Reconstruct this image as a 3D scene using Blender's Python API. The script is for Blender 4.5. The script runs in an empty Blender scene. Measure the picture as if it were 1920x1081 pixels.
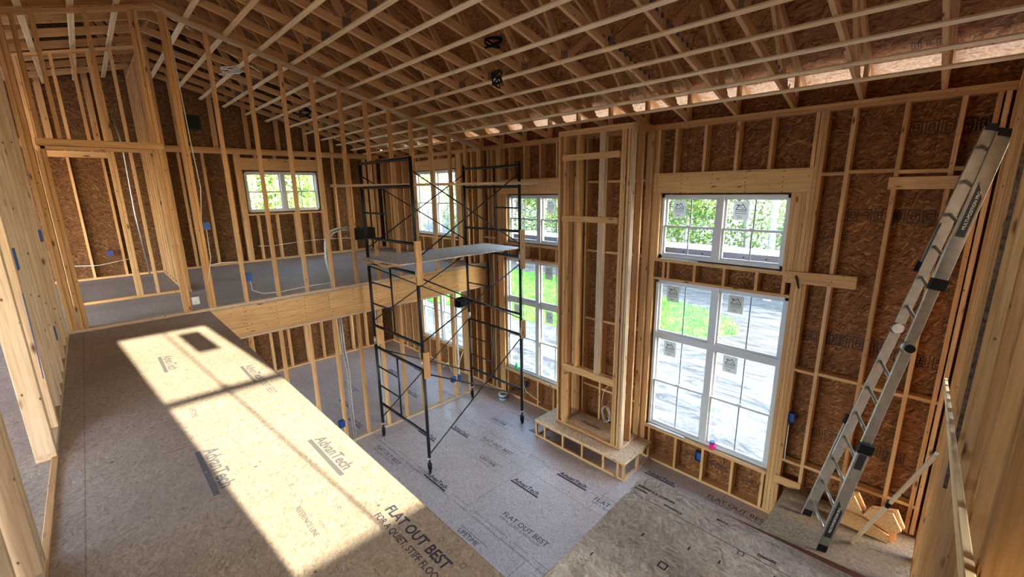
import bpy, bmesh, math, random
from mathutils import Vector, Matrix
random.seed(7)
SC = bpy.context.scene
COL = SC.collection

# ------------------------------------------------------------------ camera
cam_d = bpy.data.cameras.new('camera'); cam = bpy.data.objects.new('camera', cam_d); COL.objects.link(cam)
CR = ((0.6959945, -0.14935277, 0.7023428), (0.71787153, 0.16636023, -0.67600647), (-0.01587847, 0.97468868, 0.2230019))
cam.matrix_world = Matrix.Translation((0, 0, 1.527)) @ Matrix(CR).to_4x4()
cam_d.sensor_width = 36.0; cam_d.sensor_fit = 'HORIZONTAL'
cam_d.lens = 36.0 * 812.86 / 1920.0
cam_d.clip_start = 0.05; cam_d.clip_end = 500
SC.camera = cam

# ------------------------------------------------------------------ sky, sun, exposure
SUN_DIR = Vector((-1.0, -0.078, -0.321)).normalized()
world = bpy.data.worlds.new('sky'); SC.world = world; world.use_nodes = True
wn = world.node_tree; wn.nodes.clear()
wo = wn.nodes.new('ShaderNodeOutputWorld'); wb = wn.nodes.new('ShaderNodeBackground')
ws = wn.nodes.new('ShaderNodeTexSky'); ws.sky_type = 'NISHITA'; ws.sun_disc = False
ws.sun_elevation = math.radians(28); ws.sun_rotation = math.radians(85); ws.altitude = 100; ws.dust_density = 1.5
wb.inputs['Strength'].default_value = 1.1
wn.links.new(ws.outputs[0], wb.inputs[0]); wn.links.new(wb.outputs[0], wo.inputs[0])
sun_d = bpy.data.lights.new('sun', 'SUN'); sun_d.energy = 14.5; sun_d.angle = math.radians(0.4); sun_d.color = (1.0, 0.88, 0.66)
sun = bpy.data.objects.new('sun', sun_d); COL.objects.link(sun)
sun.rotation_euler = SUN_DIR.to_track_quat('-Z', 'Y').to_euler(); sun.location = (20, 2, 8)
SC.view_settings.view_transform = 'Standard'; SC.view_settings.look = 'None'
SC.view_settings.exposure = 1.68; SC.view_settings.gamma = 1.0; SC.view_settings.use_curve_mapping = False
SC.cycles.max_bounces = 12; SC.cycles.diffuse_bounces = 8; SC.cycles.transparent_max_bounces = 24
SC.cycles.use_denoising = True
SC.cycles.sample_clamp_indirect = 8.0

# ------------------------------------------------------------------ key measures (metres, upper deck surface = 0)
FZ = -2.74          # main floor
WY = 5.86           # inner face of the window wall studs
GX = -11.15         # inner face of the far gable wall studs
PX = -6.87          # near face of the stud partition
RX = 0.15           # face of the right stud wall
RID = 0.95          # ridge y
KS = 0.272          # ceiling slope
CH = 3.70           # truss bottom chord height at the ridge
def ceil_z(y): return CH - KS * abs(y - RID)

# ------------------------------------------------------------------ materials
def newmat(name):
    m = bpy.data.materials.new(name); m.use_nodes = True
    nt = m.node_tree; nt.nodes.clear()
    out = nt.nodes.new('ShaderNodeOutputMaterial'); b = nt.nodes.new('ShaderNodeBsdfPrincipled')
    nt.links.new(b.outputs[0], out.inputs[0])
    return m, nt, b
def N(nt, t, **kw):
    n = nt.nodes.new(t)
    for k, v in kw.items():
        if k.startswith('i_'): n.inputs[k[2:].replace('_', ' ')].default_value = v
        else: setattr(n, k, v)
    return n
def ramp(nt, fac, stops, interp='LINEAR'):
    r = nt.nodes.new('ShaderNodeValToRGB'); r.color_ramp.interpolation = interp
    e = r.color_ramp.elements
    while len(e) < len(stops): e.new(0.5)
    for i, (p, c) in enumerate(stops):
        e[i].position = p; e[i].color = (c[0], c[1], c[2], 1)
    nt.links.new(fac, r.inputs[0]); return r
def mix(nt, fac, a, b, mode='MIX'):
    m = nt.nodes.new('ShaderNodeMix'); m.data_type = 'RGBA'; m.blend_type = mode
    for sock, v in ((m.inputs[0], fac), (m.inputs[6], a), (m.inputs[7], b)):
        if hasattr(v, 'links'): nt.links.new(v, sock)
        elif isinstance(v, (int, float)): sock.default_value = v
        else: sock.default_value = (v[0], v[1], v[2], 1)
    return m.outputs[2]
def plain(name, col, rough=0.6, metal=0.0, spec=0.5, noise=0.0, nscale=20):
    m, nt, b = newmat(name)
    b.inputs['Roughness'].default_value = rough; b.inputs['Metallic'].default_value = metal
    b.inputs['Specular IOR Level'].default_value = spec
    if noise:
        tc = N(nt, 'ShaderNodeTexCoord'); nz = N(nt, 'ShaderNodeTexNoise', i_Scale=nscale, i_Detail=4.0)
        nt.links.new(tc.outputs['Object'], nz.inputs[0])
        r = ramp(nt, nz.outputs[0], [(0.3, [c * (1 - noise) for c in col]), (0.7, [min(1, c * (1 + noise)) for c in col])])
        nt.links.new(r.outputs[0], b.inputs['Base Color'])
    else: b.inputs['Base Color'].default_value = (*col, 1)
    return m

def wood_mat(name, c1, c2, c3, knots=True, rows=False):
    m, nt, b = newmat(name)
    tc = N(nt, 'ShaderNodeTexCoord'); oi = N(nt, 'ShaderNodeObjectInfo')
    off = N(nt, 'ShaderNodeVectorMath', operation='SCALE'); off.inputs[0].default_value = (13.7, 7.1, 31.3)
    nt.links.new(oi.outputs['Random'], off.inputs['Scale'])
    add = N(nt, 'ShaderNodeVectorMath', operation='ADD')
    nt.links.new(tc.outputs['Object'], add.inputs[0]); nt.links.new(off.outputs[0], add.inputs[1])
    mp = N(nt, 'ShaderNodeMapping'); mp.inputs['Scale'].default_value = (34, 34, 1.6)
    nt.links.new(add.outputs[0], mp.inputs[0])
    gr = N(nt, 'ShaderNodeTexNoise', i_Scale=1.6, i_Detail=5.0, i_Roughness=0.6, i_Distortion=0.6)
    nt.links.new(mp.outputs[0], gr.inputs[0])
    rnd = ramp(nt, oi.outputs['Random'], [(0.0, c1), (0.3, c2), (0.55, c1), (0.8, c3), (1.0, c2)])
    g = ramp(nt, gr.outputs[0], [(0.3, (0.72, 0.66, 0.58)), (0.6, (1.0, 1.0, 1.0))])
    col = mix(nt, 1.0, rnd.outputs[0], g.outputs[0], 'MULTIPLY')
    if knots:
        mk = N(nt, 'ShaderNodeMapping'); mk.inputs['Scale'].default_value = (8, 8, 2.6)
        nt.links.new(add.outputs[0], mk.inputs[0])
        vo = N(nt, 'ShaderNodeTexVoronoi', i_Scale=1.0); nt.links.new(mk.outputs[0], vo.inputs[0])
        kr = ramp(nt, vo.outputs['Distance'], [(0.05, (1, 1, 1)), (0.13, (0, 0, 0))])
        col = mix(nt, kr.outputs[0], col, (0.13, 0.055, 0.02))
        # small nail heads
        mn = N(nt, 'ShaderNodeMapping'); mn.inputs['Scale'].default_value = (15, 15, 9)
        nt.links.new(add.outputs[0], mn.inputs[0])
        v2 = N(nt, 'ShaderNodeTexVoronoi', i_Scale=1.0); nt.links.new(mn.outputs[0], v2.inputs[0])
        k2 = ramp(nt, v2.outputs['Distance'], [(0.07, (1, 1, 1)), (0.10, (0, 0, 0))])
        col = mix(nt, k2.outputs[0], col, (0.16, 0.08, 0.04))
    if rows:      # regular rows of nail heads across a built-up beam
        sp = N(nt, 'ShaderNodeSeparateXYZ'); nt.links.new(tc.outputs['Object'], sp.inputs[0])
        def dist(sock, step, r):
            a = N(nt, 'ShaderNodeMath', operation='PINGPONG'); a.inputs[1].default_value = step / 2; nt.links.new(sock, a.inputs[0])
            c_ = N(nt, 'ShaderNodeMath', operation='LESS_THAN'); c_.inputs[1].default_value = r; nt.links.new(a.outputs[0], c_.inputs[0]); return c_
        d1 = dist(sp.outputs[2], .405, .006); d2 = dist(sp.outputs[1], .058, .006)
        mm = N(nt, 'ShaderNodeMath', operation='MULTIPLY'); nt.links.new(d1.outputs[0], mm.inputs[0]); nt.links.new(d2.outputs[0], mm.inputs[1])
        col = mix(nt, mm.outputs[0], col, (0.12, 0.06, 0.03))
    nt.links.new(col, b.inputs['Base Color']); b.inputs['Roughness'].default_value = 0.72
    b.inputs['Specular IOR Level'].default_value = 0.25
    return m

def osb_mat(name, axis, cols, scale=1.0, seams=None, mortar=0.45, stain=0.0, stcol=(0.2, 0.13, 0.09), thin=4.5, bump=0.15):
    """strand board: two crossing layers of long voronoi strands lying in the plane normal to axis"""
    m, nt, b = newmat(name)
    tc = N(nt, 'ShaderNodeTexCoord')
    dn = N(nt, 'ShaderNodeTexNoise', i_Scale=2.3 * scale, i_Detail=2.0)
    nt.links.new(tc.outputs['Object'], dn.inputs[0])
    dsub = N(nt, 'ShaderNodeVectorMath', operation='SUBTRACT'); dsub.inputs[1].default_value = (0.5, 0.5, 0.5)
    nt.links.new(dn.outputs[1], dsub.inputs[0])
    dsc = N(nt, 'ShaderNodeVectorMath', operation='SCALE'); dsc.inputs['Scale'].default_value = 0.22 / scale
    nt.links.new(dsub.outputs[0], dsc.inputs[0])
    dad = N(nt, 'ShaderNodeVectorMath', operation='ADD')
    nt.links.new(tc.outputs['Object'], dad.inputs[0]); nt.links.new(dsc.outputs[0], dad.inputs[1])
    layers = []
    for ang in (14, -22, 55):
        mp = N(nt, 'ShaderNodeMapping'); rot = [0, 0, 0]; rot[axis] = math.radians(ang); mp.inputs['Rotation'].default_value = rot
        nt.links.new(dad.outputs[0], mp.inputs[0])
        ms = N(nt, 'ShaderNodeVectorMath', operation='MULTIPLY')
        long_ax = 0 if axis != 0 else 1
        s = [16 * thin * scale] * 3; s[long_ax] = 16 * scale; s[axis] = 8
        ms.inputs[1].default_value = s
        nt.links.new(mp.outputs[0], ms.inputs[0])
        vo = N(nt, 'ShaderNodeTexVoronoi', i_Scale=1.0); nt.links.new(ms.outputs[0], vo.inputs[0])
        layers.append(vo)
    def grey(v):
        s = N(nt, 'ShaderNodeSeparateColor'); nt.links.new(v.outputs['Color'], s.inputs[0]); return s
    g = [grey(v) for v in layers]
    m1 = N(nt, 'ShaderNodeMath', operation='GREATER_THAN'); m1.inputs[1].default_value = 0.5
    nt.links.new(g[0].outputs[1], m1.inputs[0])
    m2 = N(nt, 'ShaderNodeMath', operation='GREATER_THAN'); m2.inputs[1].default_value = 0.72
    nt.links.new(g[2].outputs[2], m2.inputs[0])
    a = mix(nt, m1.outputs[0], g[0].outputs[0], g[1].outputs[0])
    a = mix(nt, m2.outputs[0], a, g[2].outputs[0])
    r = ramp(nt, a, [(i / (len(cols) - 1), c) for i, c in enumerate(cols)])
    col = r.outputs[0]
    fn = N(nt, 'ShaderNodeTexNoise', i_Scale=60.0 * scale, i_Detail=3.0); nt.links.new(dad.outputs[0], fn.inputs[0])
    fr = ramp(nt, fn.outputs[0], [(0.35, (0.8, 0.8, 0.8)), (0.65, (1.1, 1.1, 1.1))])
    col = mix(nt, 1.0, col, fr.outputs[0], 'MULTIPLY')
    if stain:
        sn = N(nt, 'ShaderNodeTexNoise', i_Scale=0.9, i_Detail=6.0, i_Roughness=0.62); nt.links.new(tc.outputs['Object'], sn.inputs[0])
        sr = ramp(nt, sn.outputs[0], [(0.42, (0, 0, 0)), (0.68, (1, 1, 1))])
        f = N(nt, 'ShaderNodeMath', operation='MULTIPLY'); f.inputs[1].default_value = stain
        nt.links.new(sr.outputs[0], f.inputs[0])
        col = mix(nt, f.outputs[0], col, stcol)
        sp = N(nt, 'ShaderNodeTexVoronoi', i_Scale=5.5, i_Randomness=1.0); nt.links.new(tc.outputs['Object'], sp.inputs[0])
        spr = ramp(nt, sp.outputs['Distance'], [(0.035, (1, 1, 1)), (0.06, (0, 0, 0))])
        col = mix(nt, spr.outputs[0], col, (0.10, 0.075, 0.06))
    if seams:
        br = N(nt, 'ShaderNodeTexBrick'); br.offset = 0.5
        br.inputs['Scale'].default_value = 1.0; br.inputs['Mortar Size'].default_value = 0.0035; br.inputs['Mortar Smooth'].default_value = 0.2
        br.inputs['Brick Width'].default_value = 2.44; br.inputs['Row Height'].default_value = 1.22
        br.inputs['Color1'].default_value = (1, 1, 1, 1); br.inputs['Color2'].default_value = (0.93, 0.93, 0.93, 1); br.inputs['Mortar'].default_value = (mortar, mortar * .9, mortar * .8, 1)
        mp = N(nt, 'ShaderNodeMapping'); mp.inputs['Location'].default_value = seams
        if axis == 0: mp.inputs['Rotation'].default_value = (0, math.radians(90), 0)
        if axis == 1: mp.inputs['Rotation'].default_value = (math.radians(-90), 0, 0)
        nt.links.new(tc.outputs['Object'], mp.inputs[0]); nt.links.new(mp.outputs[0], br.inputs[0])
        col = mix(nt, 1.0, col, br.outputs[0], 'MULTIPLY')
    nt.links.new(col, b.inputs['Base Color']); b.inputs['Roughness'].default_value = 0.75; b.inputs['Specular IOR Level'].default_value = 0.25
    if bump:
        bp = N(nt, 'ShaderNodeBump', i_Strength=bump, i_Distance=0.004)
        nt.links.new(a, bp.inputs['Height']); nt.links.new(bp.outputs[0], b.inputs['Normal'])
    return m

M = {}
M['wood'] = wood_mat('spruce_lumber', (0.61, 0.345, 0.15), (0.67, 0.40, 0.19), (0.50, 0.26, 0.10))
M['pale'] = wood_mat('fresh_pale_lumber', (0.58, 0.43, 0.29), (0.62, 0.475, 0.335), (0.53, 0.375, 0.24))
M['truss'] = wood_mat('truss_lumber', (0.64, 0.37, 0.165), (0.70, 0.43, 0.21), (0.50, 0.265, 0.11))
M['strap'] = wood_mat('furring_lumber', (0.92, 0.74, 0.46), (0.94, 0.77, 0.50), (0.86, 0.64, 0.37), knots=False)
M['beam'] = wood_mat('beam_lumber', (0.70, 0.43, 0.19), (0.74, 0.48, 0.24), (0.66, 0.39, 0.17), rows=True)
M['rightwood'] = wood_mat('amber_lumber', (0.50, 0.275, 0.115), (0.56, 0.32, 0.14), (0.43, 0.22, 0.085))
M['brownwood'] = wood_mat('brown_lumber', (0.60, 0.35, 0.16), (0.66, 0.40, 0.20), (0.50, 0.27, 0.11))
OS = [(0.085, 0.028, 0.008), (0.18, 0.066, 0.020), (0.26, 0.098, 0.028), (0.20, 0.074, 0.022), (0.44, 0.19, 0.060)]
M['osb_y'] = osb_mat('wall_strand_board', 1, OS, 1.0, seams=(0.3, 0.0, 0.0))
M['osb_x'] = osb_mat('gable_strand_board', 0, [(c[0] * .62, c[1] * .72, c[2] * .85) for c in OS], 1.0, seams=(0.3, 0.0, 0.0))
M['osb_roof'] = osb_mat('roof_strand_board', 2, [(0.13, 0.045, 0.014), (0.27, 0.105, 0.034), (0.35, 0.145, 0.048), (0.29, 0.115, 0.038), (0.48, 0.24, 0.09)], 0.8)
FL = [(0.31, 0.225, 0.165), (0.42, 0.33, 0.265), (0.48, 0.39, 0.32), (0.385, 0.295, 0.235), (0.55, 0.46, 0.38)]
M['deck'] = osb_mat('deck_subfloor', 2, FL, 2.2, seams=(1.93, 0.25, 0.0), mortar=0.7, stain=0.55, stcol=(0.25, 0.20, 0.17), thin=3.0, bump=0.1)
def sheen(m, r, sp):
    b = [q for q in m.node_tree.nodes if q.type == 'BSDF_PRINCIPLED'][0]; b.inputs['Roughness'].default_value = r; b.inputs['Specular IOR Level'].default_value = sp; return m
M['floor'] = osb_mat('main_subfloor', 2, [(c[0] * 1.26, c[1] * 1.40, c[2] * 1.68) for c in FL], 2.0, seams=(0.55, -0.6, 0.0), stain=0.4, stcol=(0.30, 0.24, 0.22), thin=3.0, bump=0.06)
sheen(M['floor'], 0.42, 0.6); sheen(M['deck'], 0.6, 0.35)
M['sheet'] = osb_mat('loose_strand_sheet', 2, [(0.42, 0.37, 0.335), (0.60, 0.55, 0.51), (0.72, 0.67, 0.625), (0.55, 0.49, 0.45), (0.80, 0.75, 0.69)], 1.3, thin=3.6)
M['hearth'] = osb_mat('hearth_strand_board', 2, [(0.42, 0.28, 0.16), (0.55, 0.40, 0.26), (0.66, 0.52, 0.37), (0.50, 0.34, 0.2), (0.7, 0.56, 0.4)], 1.4, thin=3.2)
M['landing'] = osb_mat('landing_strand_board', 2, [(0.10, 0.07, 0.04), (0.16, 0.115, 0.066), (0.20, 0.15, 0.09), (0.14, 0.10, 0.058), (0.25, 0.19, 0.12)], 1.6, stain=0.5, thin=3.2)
M['lvl'] = osb_mat('red_brown_edge_board', 2, [(0.22, 0.09, 0.06), (0.28, 0.12, 0.09), (0.25, 0.10, 0.07)], 1.0, bump=0)
M['ink'] = plain('printed_ink', (0.035, 0.035, 0.06), 0.8)
M['ink2'] = plain('faded_ink', (0.12, 0.11, 0.12), 0.8)
M['ink3'] = plain('board_stamp_ink', (0.05, 0.02, 0.012), 0.8)
M['vinyl'] = plain('white_vinyl', (0.55, 0.56, 0.58), 0.35)
M['screen'] = plain('grey_gasket', (0.20, 0.23, 0.27), 0.5)
M['black'] = plain('black_plastic', (0.006, 0.006, 0.007), 0.6, 0, 0.15)
M['steel'] = plain('dark_painted_steel', (0.010, 0.010, 0.012), 0.4, 0.2, noise=0.5, nscale=30)
M['galv'] = plain('galvanised_steel', (0.42, 0.43, 0.45), 0.4, 0.8, noise=0.2)
M['alu'] = plain('aluminium', (0.30, 0.285, 0.26), 0.38, 0.75, noise=0.15, nscale=14)
M['plate'] = plain('truss_plate', (0.22, 0.15, 0.10), 0.6, 0.3, noise=0.4, nscale=90)
M['blue'] = plain('blue_plastic', (0.008, 0.065, 0.26), 0.5)
M['wire'] = plain('white_cable', (0.72, 0.68, 0.60), 0.5)
M['pvc'] = plain('grey_white_pipe', (0.55, 0.55, 0.54), 0.4, noise=0.15)
M['foil'] = plain('silver_flex_line', (0.50, 0.49, 0.48), 0.4, 0.3, noise=0.3, nscale=40)
M['black_label'] = plain('black_label', (0.01, 0.01, 0.012), 0.5)
M['white'] = plain('white_print', (0.75, 0.75, 0.72), 0.6)
M['green'] = plain('green_plastic', (0.02, 0.45, 0.12), 0.3)
M['pink'] = plain('pink_label', (0.75, 0.02, 0.22), 0.4)
M['navy'] = plain('navy_lid', (0.02, 0.03, 0.14), 0.4)
M['bark'] = plain('bark', (0.09, 0.055, 0.032), 0.95, noise=0.85, nscale=30)
M['trunk'] = plain('tree_bark', (0.30, 0.26, 0.22), 0.9, noise=0.5, nscale=8)
M['plankside'] = plain('blue_grey_metal', (0.17, 0.20, 0.29), 0.5)
M['planktop'] = plain('white_metal', (0.62, 0.58, 0.58), 0.5)
M['wrap'] = plain('roof_shingle', (0.12, 0.11, 0.10), 0.9)
M['concrete'] = plain('concrete', (0.4, 0.38, 0.35), 0.9, noise=0.15)

def glass_mat():
    m = bpy.data.materials.new('window_glass'); m.use_nodes = True; nt = m.node_tree; nt.nodes.clear()
    out = nt.nodes.new('ShaderNodeOutputMaterial'); t = nt.nodes.new('ShaderNodeBsdfTransparent'); g = nt.nodes.new('ShaderNodeBsdfGlossy')
    t.inputs[0].default_value = (0.93, 0.965, 0.95, 1); g.inputs['Roughness'].default_value = 0.02
    mx = nt.nodes.new('ShaderNodeMixShader'); lw_ = nt.nodes.new('ShaderNodeLayerWeight'); lw_.inputs[0].default_value = 0.5; pw_ = nt.nodes.new('ShaderNodeMath'); pw_.operation = 'POWER'; pw_.inputs[1].default_value = 5.0; nt.links.new(lw_.outputs['Facing'], pw_.inputs[0]); fr = nt.nodes.new('ShaderNodeMath'); fr.operation = 'MULTIPLY_ADD'; fr.inputs[1].default_value = 0.6; fr.inputs[2].default_value = 0.04; nt.links.new(pw_.outputs[0], fr.inputs[0])
    nt.links.new(fr.outputs[0], mx.inputs[0]); nt.links.new(t.outputs[0], mx.inputs[1]); nt.links.new(g.outputs[0], mx.inputs[2])
    nt.links.new(mx.outputs[0], out.inputs[0]); return m
M['glass'] = glass_mat()
def sticker_mat():
    m = bpy.data.materials.new('translucent_sticker'); m.use_nodes = True; nt = m.node_tree; nt.nodes.clear()
    out = nt.nodes.new('ShaderNodeOutputMaterial'); t = nt.nodes.new('ShaderNodeBsdfTransparent'); d = nt.nodes.new('ShaderNodeBsdfDiffuse')
    tr = nt.nodes.new('ShaderNodeBsdfTranslucent'); tr.inputs[0].default_value = (0.55, 0.53, 0.52, 1)
    t.inputs[0].default_value = (0.6, 0.62, 0.6, 1); d.inputs[0].default_value = (0.42, 0.40, 0.40, 1)
    m1 = nt.nodes.new('ShaderNodeMixShader'); m1.inputs[0].default_value = 0.5
    nt.links.new(d.outputs[0], m1.inputs[1]); nt.links.new(tr.outputs[0], m1.inputs[2])
    mx = nt.nodes.new('ShaderNodeMixShader'); mx.inputs[0].default_value = 0.75
    nt.links.new(t.outputs[0], mx.inputs[1]); nt.links.new(m1.outputs[0], mx.inputs[2]); nt.links.new(mx.outputs[0], out.inputs[0]); return m
M['sticker'] = sticker_mat()

def ground_mat():
    m, nt, b = newmat('tracked_dirt')
    tc = N(nt, 'ShaderNodeTexCoord'); mp = N(nt, 'ShaderNodeMapping'); mp.inputs['Scale'].default_value = (0.5, 1.6, 1); mp.inputs['Rotation'].default_value = (0, 0, 0.35)
    nt.links.new(tc.outputs['Object'], mp.inputs[0])
    n1 = N(nt, 'ShaderNodeTexNoise', i_Scale=1.4, i_Detail=9.0, i_Roughness=0.66, i_Distortion=1.2); nt.links.new(mp.outputs[0], n1.inputs[0])
    n2 = N(nt, 'ShaderNodeTexNoise', i_Scale=9.0, i_Detail=5.0); nt.links.new(tc.outputs['Object'], n2.inputs[0])
    r = ramp(nt, n1.outputs[0], [(0.36, (0.03, 0.028, 0.03)), (0.46, (0.06, 0.058, 0.06)), (0.55, (0.10, 0.095, 0.095)), (0.68, (0.16, 0.15, 0.145))])
    r2 = ramp(nt, n2.outputs[0], [(0.3, (0.6, 0.6, 0.62)), (0.6, (1, 1, 1))])
    sx_ = N(nt, 'ShaderNodeSeparateXYZ'); nt.links.new(tc.outputs['Object'], sx_.inputs[0])
    mr = N(nt, 'ShaderNodeMapRange'); mr.inputs[1].default_value = 9.5; mr.inputs[2].default_value = 14.0; mr.inputs[3].default_value = 1.0; mr.inputs[4].default_value = 0.0
    nt.links.new(sx_.outputs[1], mr.inputs[0])
    sand = ramp(nt, n1.outputs[0], [(0.38, (0.035, 0.04, 0.05)), (0.46, (0.075, 0.085, 0.105)), (0.54, (0.115, 0.125, 0.145)), (0.62, (0.15, 0.155, 0.165))])
    base = mix(nt, mr.outputs[0], r.outputs[0], sand.outputs[0])
    nt.links.new(mix(nt, 1.0, base, r2.outputs[0], 'MULTIPLY'), b.inputs['Base Color']); b.inputs['Roughness'].default_value = 0.95
    bp = N(nt, 'ShaderNodeBump', i_Strength=0.7, i_Distance=0.12); nt.links.new(n1.outputs[0], bp.inputs['Height']); nt.links.new(bp.outputs[0], b.inputs['Normal'])
    return m
M['ground'] = ground_mat()
def grass_mat():
    m, nt, b = newmat('grass')
    tc = N(nt, 'ShaderNodeTexCoord'); n1 = N(nt, 'ShaderNodeTexNoise', i_Scale=2.5, i_Detail=8.0, i_Roughness=0.7); nt.links.new(tc.outputs['Object'], n1.inputs[0])
    r = ramp(nt, n1.outputs[0], [(0.35, (0.025, 0.13, 0.010)), (0.5, (0.055, 0.25, 0.018)), (0.65, (0.11, 0.33, 0.03))])
    nt.links.new(r.outputs[0], b.inputs['Base Color']); b.inputs['Roughness'].default_value = 0.9
    return m
M['grass'] = grass_mat()
def leaf_mat(name, a, c, d):
    m = bpy.data.materials.new(name); m.use_nodes = True; nt = m.node_tree; nt.nodes.clear()
    out = nt.nodes.new('ShaderNodeOutputMaterial')
    tc = N(nt, 'ShaderNodeTexCoord'); n1 = N(nt, 'ShaderNodeTexNoise', i_Scale=1.7, i_Detail=6.0, i_Roughness=0.7); nt.links.new(tc.outputs['Object'], n1.inputs[0])
    r = ramp(nt, n1.outputs[0], [(0.36, a), (0.5, c), (0.64, d)])
    df = N(nt, 'ShaderNodeBsdfDiffuse'); tl = N(nt, 'ShaderNodeBsdfTranslucent'); mx = N(nt, 'ShaderNodeMixShader'); mx.inputs[0].default_value = 0.55
    nt.links.new(r.outputs[0], df.inputs[0]); nt.links.new(r.outputs[0], tl.inputs[0])
    nt.links.new(df.outputs[0], mx.inputs[1]); nt.links.new(tl.outputs[0], mx.inputs[2]); nt.links.new(mx.outputs[0], out.inputs[0])
    return m
M['leafA'] = leaf_mat('green_leaves', (0.05, 0.11, 0.025), (0.15, 0.25, 0.06), (0.32, 0.38, 0.12))
M['leafB'] = leaf_mat('yellow_leaves', (0.11, 0.15, 0.03), (0.30, 0.31, 0.08), (0.52, 0.44, 0.15))

# ------------------------------------------------------------------ helpers
WM = {}          # world matrices by object name
def link(name, mesh, mw, parent=None):
    o = bpy.data.objects.new(name, mesh); COL.objects.link(o)
    if parent is not None:
        o.parent = parent; o.matrix_parent_inverse = WM[parent.name].inverted()
    o.matrix_basis = mw; WM[o.name] = mw.copy()
    return o
def tag(o, label=None, cat=None, group=None, kind=None):
    if label: o['label'] = label
    if cat: o['category'] = cat
    if group: o['group'] = group
    if kind: o['kind'] = kind
    return o
def empty(name, loc=(0, 0, 0), rz=0.0):
    o = bpy.data.objects.new(name, None); COL.objects.link(o); o.empty_display_size = 0.2
    mw = Matrix.Translation(loc) @ Matrix.Rotation(rz, 4, 'Z'); o.matrix_basis = mw; WM[o.name] = mw.copy(); return o
def struct(name, loc=(0, 0, 0), label=None):
    o = empty(name, loc); o['kind'] = 'structure'; o['label'] = label or name; return o
_cache = {}
def bar_mesh(w, t, L, mat, ch=0.003):
    key = (round(w, 4), round(t, 4), round(L, 3), mat.name)
    if key in _cache: return _cache[key]
    ch = min(ch, w * .2, t * .2)
    hw, ht = w / 2, t / 2
    prof = [(-hw + ch, -ht), (hw - ch, -ht), (hw, -ht + ch), (hw, ht - ch), (hw - ch, ht), (-hw + ch, ht), (-hw, ht - ch), (-hw, -ht + ch)]
    v = [(x, y, 0) for x, y in prof] + [(x, y, L) for x, y in prof]
    f = [tuple(reversed(range(8))), tuple(range(8, 16))] + [(i, (i + 1) % 8, 8 + (i + 1) % 8, 8 + i) for i in range(8)]
    me = bpy.data.meshes.new('bar'); me.from_pydata(v, [], f); me.materials.append(mat); me.update()
    _cache[key] = me; return me
def member(name, p0, p1, w, t, mat, parent=None, side=(0, 0, 1)):
    """straight board from p0 to p1; t measured along 'side', w across"""
    p0, p1 = Vector(p0), Vector(p1); z = (p1 - p0); L = z.length; z.normalize()
    s = Vector(side); y = (s - z * s.dot(z)).normalized(); x = y.cross(z)
    mw = Matrix(((x.x, y.x, z.x, p0.x), (x.y, y.y, z.y, p0.y), (x.z, y.z, z.z, p0.z), (0, 0, 0, 1)))
    return link(name, bar_mesh(w, t, L, mat), mw, parent)
def bd(name, x0, x1, y0, y1, z0, z1, mat, parent=None):
    """axis-aligned board, grain along its longest side"""
    d = (x1 - x0, y1 - y0, z1 - z0); c = ((x0 + x1) / 2, (y0 + y1) / 2, (z0 + z1) / 2)
    a = d.index(max(d))
    if a == 0: return member(name, (x0, c[1], c[2]), (x1, c[1], c[2]), d[1], d[2], mat, parent, (0, 0, 1))
    if a == 1: return member(name, (c[0], y0, c[2]), (c[0], y1, c[2]), d[0], d[2], mat, parent, (0, 0, 1))
    return member(name, (c[0], c[1], z0), (c[0], c[1], z1), d[0], d[1], mat, parent, (0, 1, 0))
class MB:
    def __init__(s): s.v = []; s.f = []
    def box(s, x0, x1, y0, y1, z0, z1):
        n = len(s.v); s.v += [(x, y, z) for z in (z0, z1) for y in (y0, y1) for x in (x0, x1)]
        s.f += [tuple(n + i for i in q) for q in ((0, 2, 3, 1), (4, 5, 7, 6), (0, 1, 5, 4), (2, 6, 7, 3), (0, 4, 6, 2), (1, 3, 7, 5))]; return s
    def quad(s, a, b, c, d):
        n = len(s.v); s.v += [tuple(a), tuple(b), tuple(c), tuple(d)]; s.f.append((n, n + 1, n + 2, n + 3)); return s
    def tube(s, pts, r, seg=8, r1=None, cap=True):
        pts = [Vector(p) for p in pts]; n0 = len(s.v); ref = None
        for i, p in enumerate(pts):
            d = (pts[min(i + 1, len(pts) - 1)] - pts[max(i - 1, 0)]).normalized()
            if ref is None: ref = d.orthogonal().normalized()
            ref = (ref - d * ref.dot(d)).normalized(); b = d.cross(ref)
            rr = r if r1 is None else r + (r1 - r) * i / (len(pts) - 1)
            for k in range(seg):
                a = 2 * math.pi * k / seg; s.v.append(tuple(p + ref * math.cos(a) * rr + b * math.sin(a) * rr))
        for i in range(len(pts) - 1):
            for k in range(seg):
                a, b2 = n0 + i * seg + k, n0 + i * seg + (k + 1) % seg
                s.f.append((a, b2, b2 + seg, a + seg))
        if cap: s.f.append(tuple(reversed(range(n0, n0 + seg)))); s.f.append(tuple(range(n0 + (len(pts) - 1) * seg, n0 + len(pts) * seg)))
        return s
    def prism(s, poly, z0, z1):
        n = len(s.v); k = len(poly); s.v += [(x, y, z0) for x, y in poly] + [(x, y, z1) for x, y in poly]
        s.f += [tuple(reversed(range(n, n + k))), tuple(range(n + k, n + 2 * k))] + [(n + i, n + (i + 1) % k, n + k + (i + 1) % k, n + k + i) for i in range(k)]; return s
    def build(s, name, mat, parent=None, mw=None, smooth=False):
        me = bpy.data.meshes.new(name); me.from_pydata(s.v, [], s.f); me.materials.append(mat); me.update()
        if smooth:
            for p in me.polygons: p.use_smooth = True
        return link(name, me, mw or Matrix.Identity(4), parent)
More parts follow.
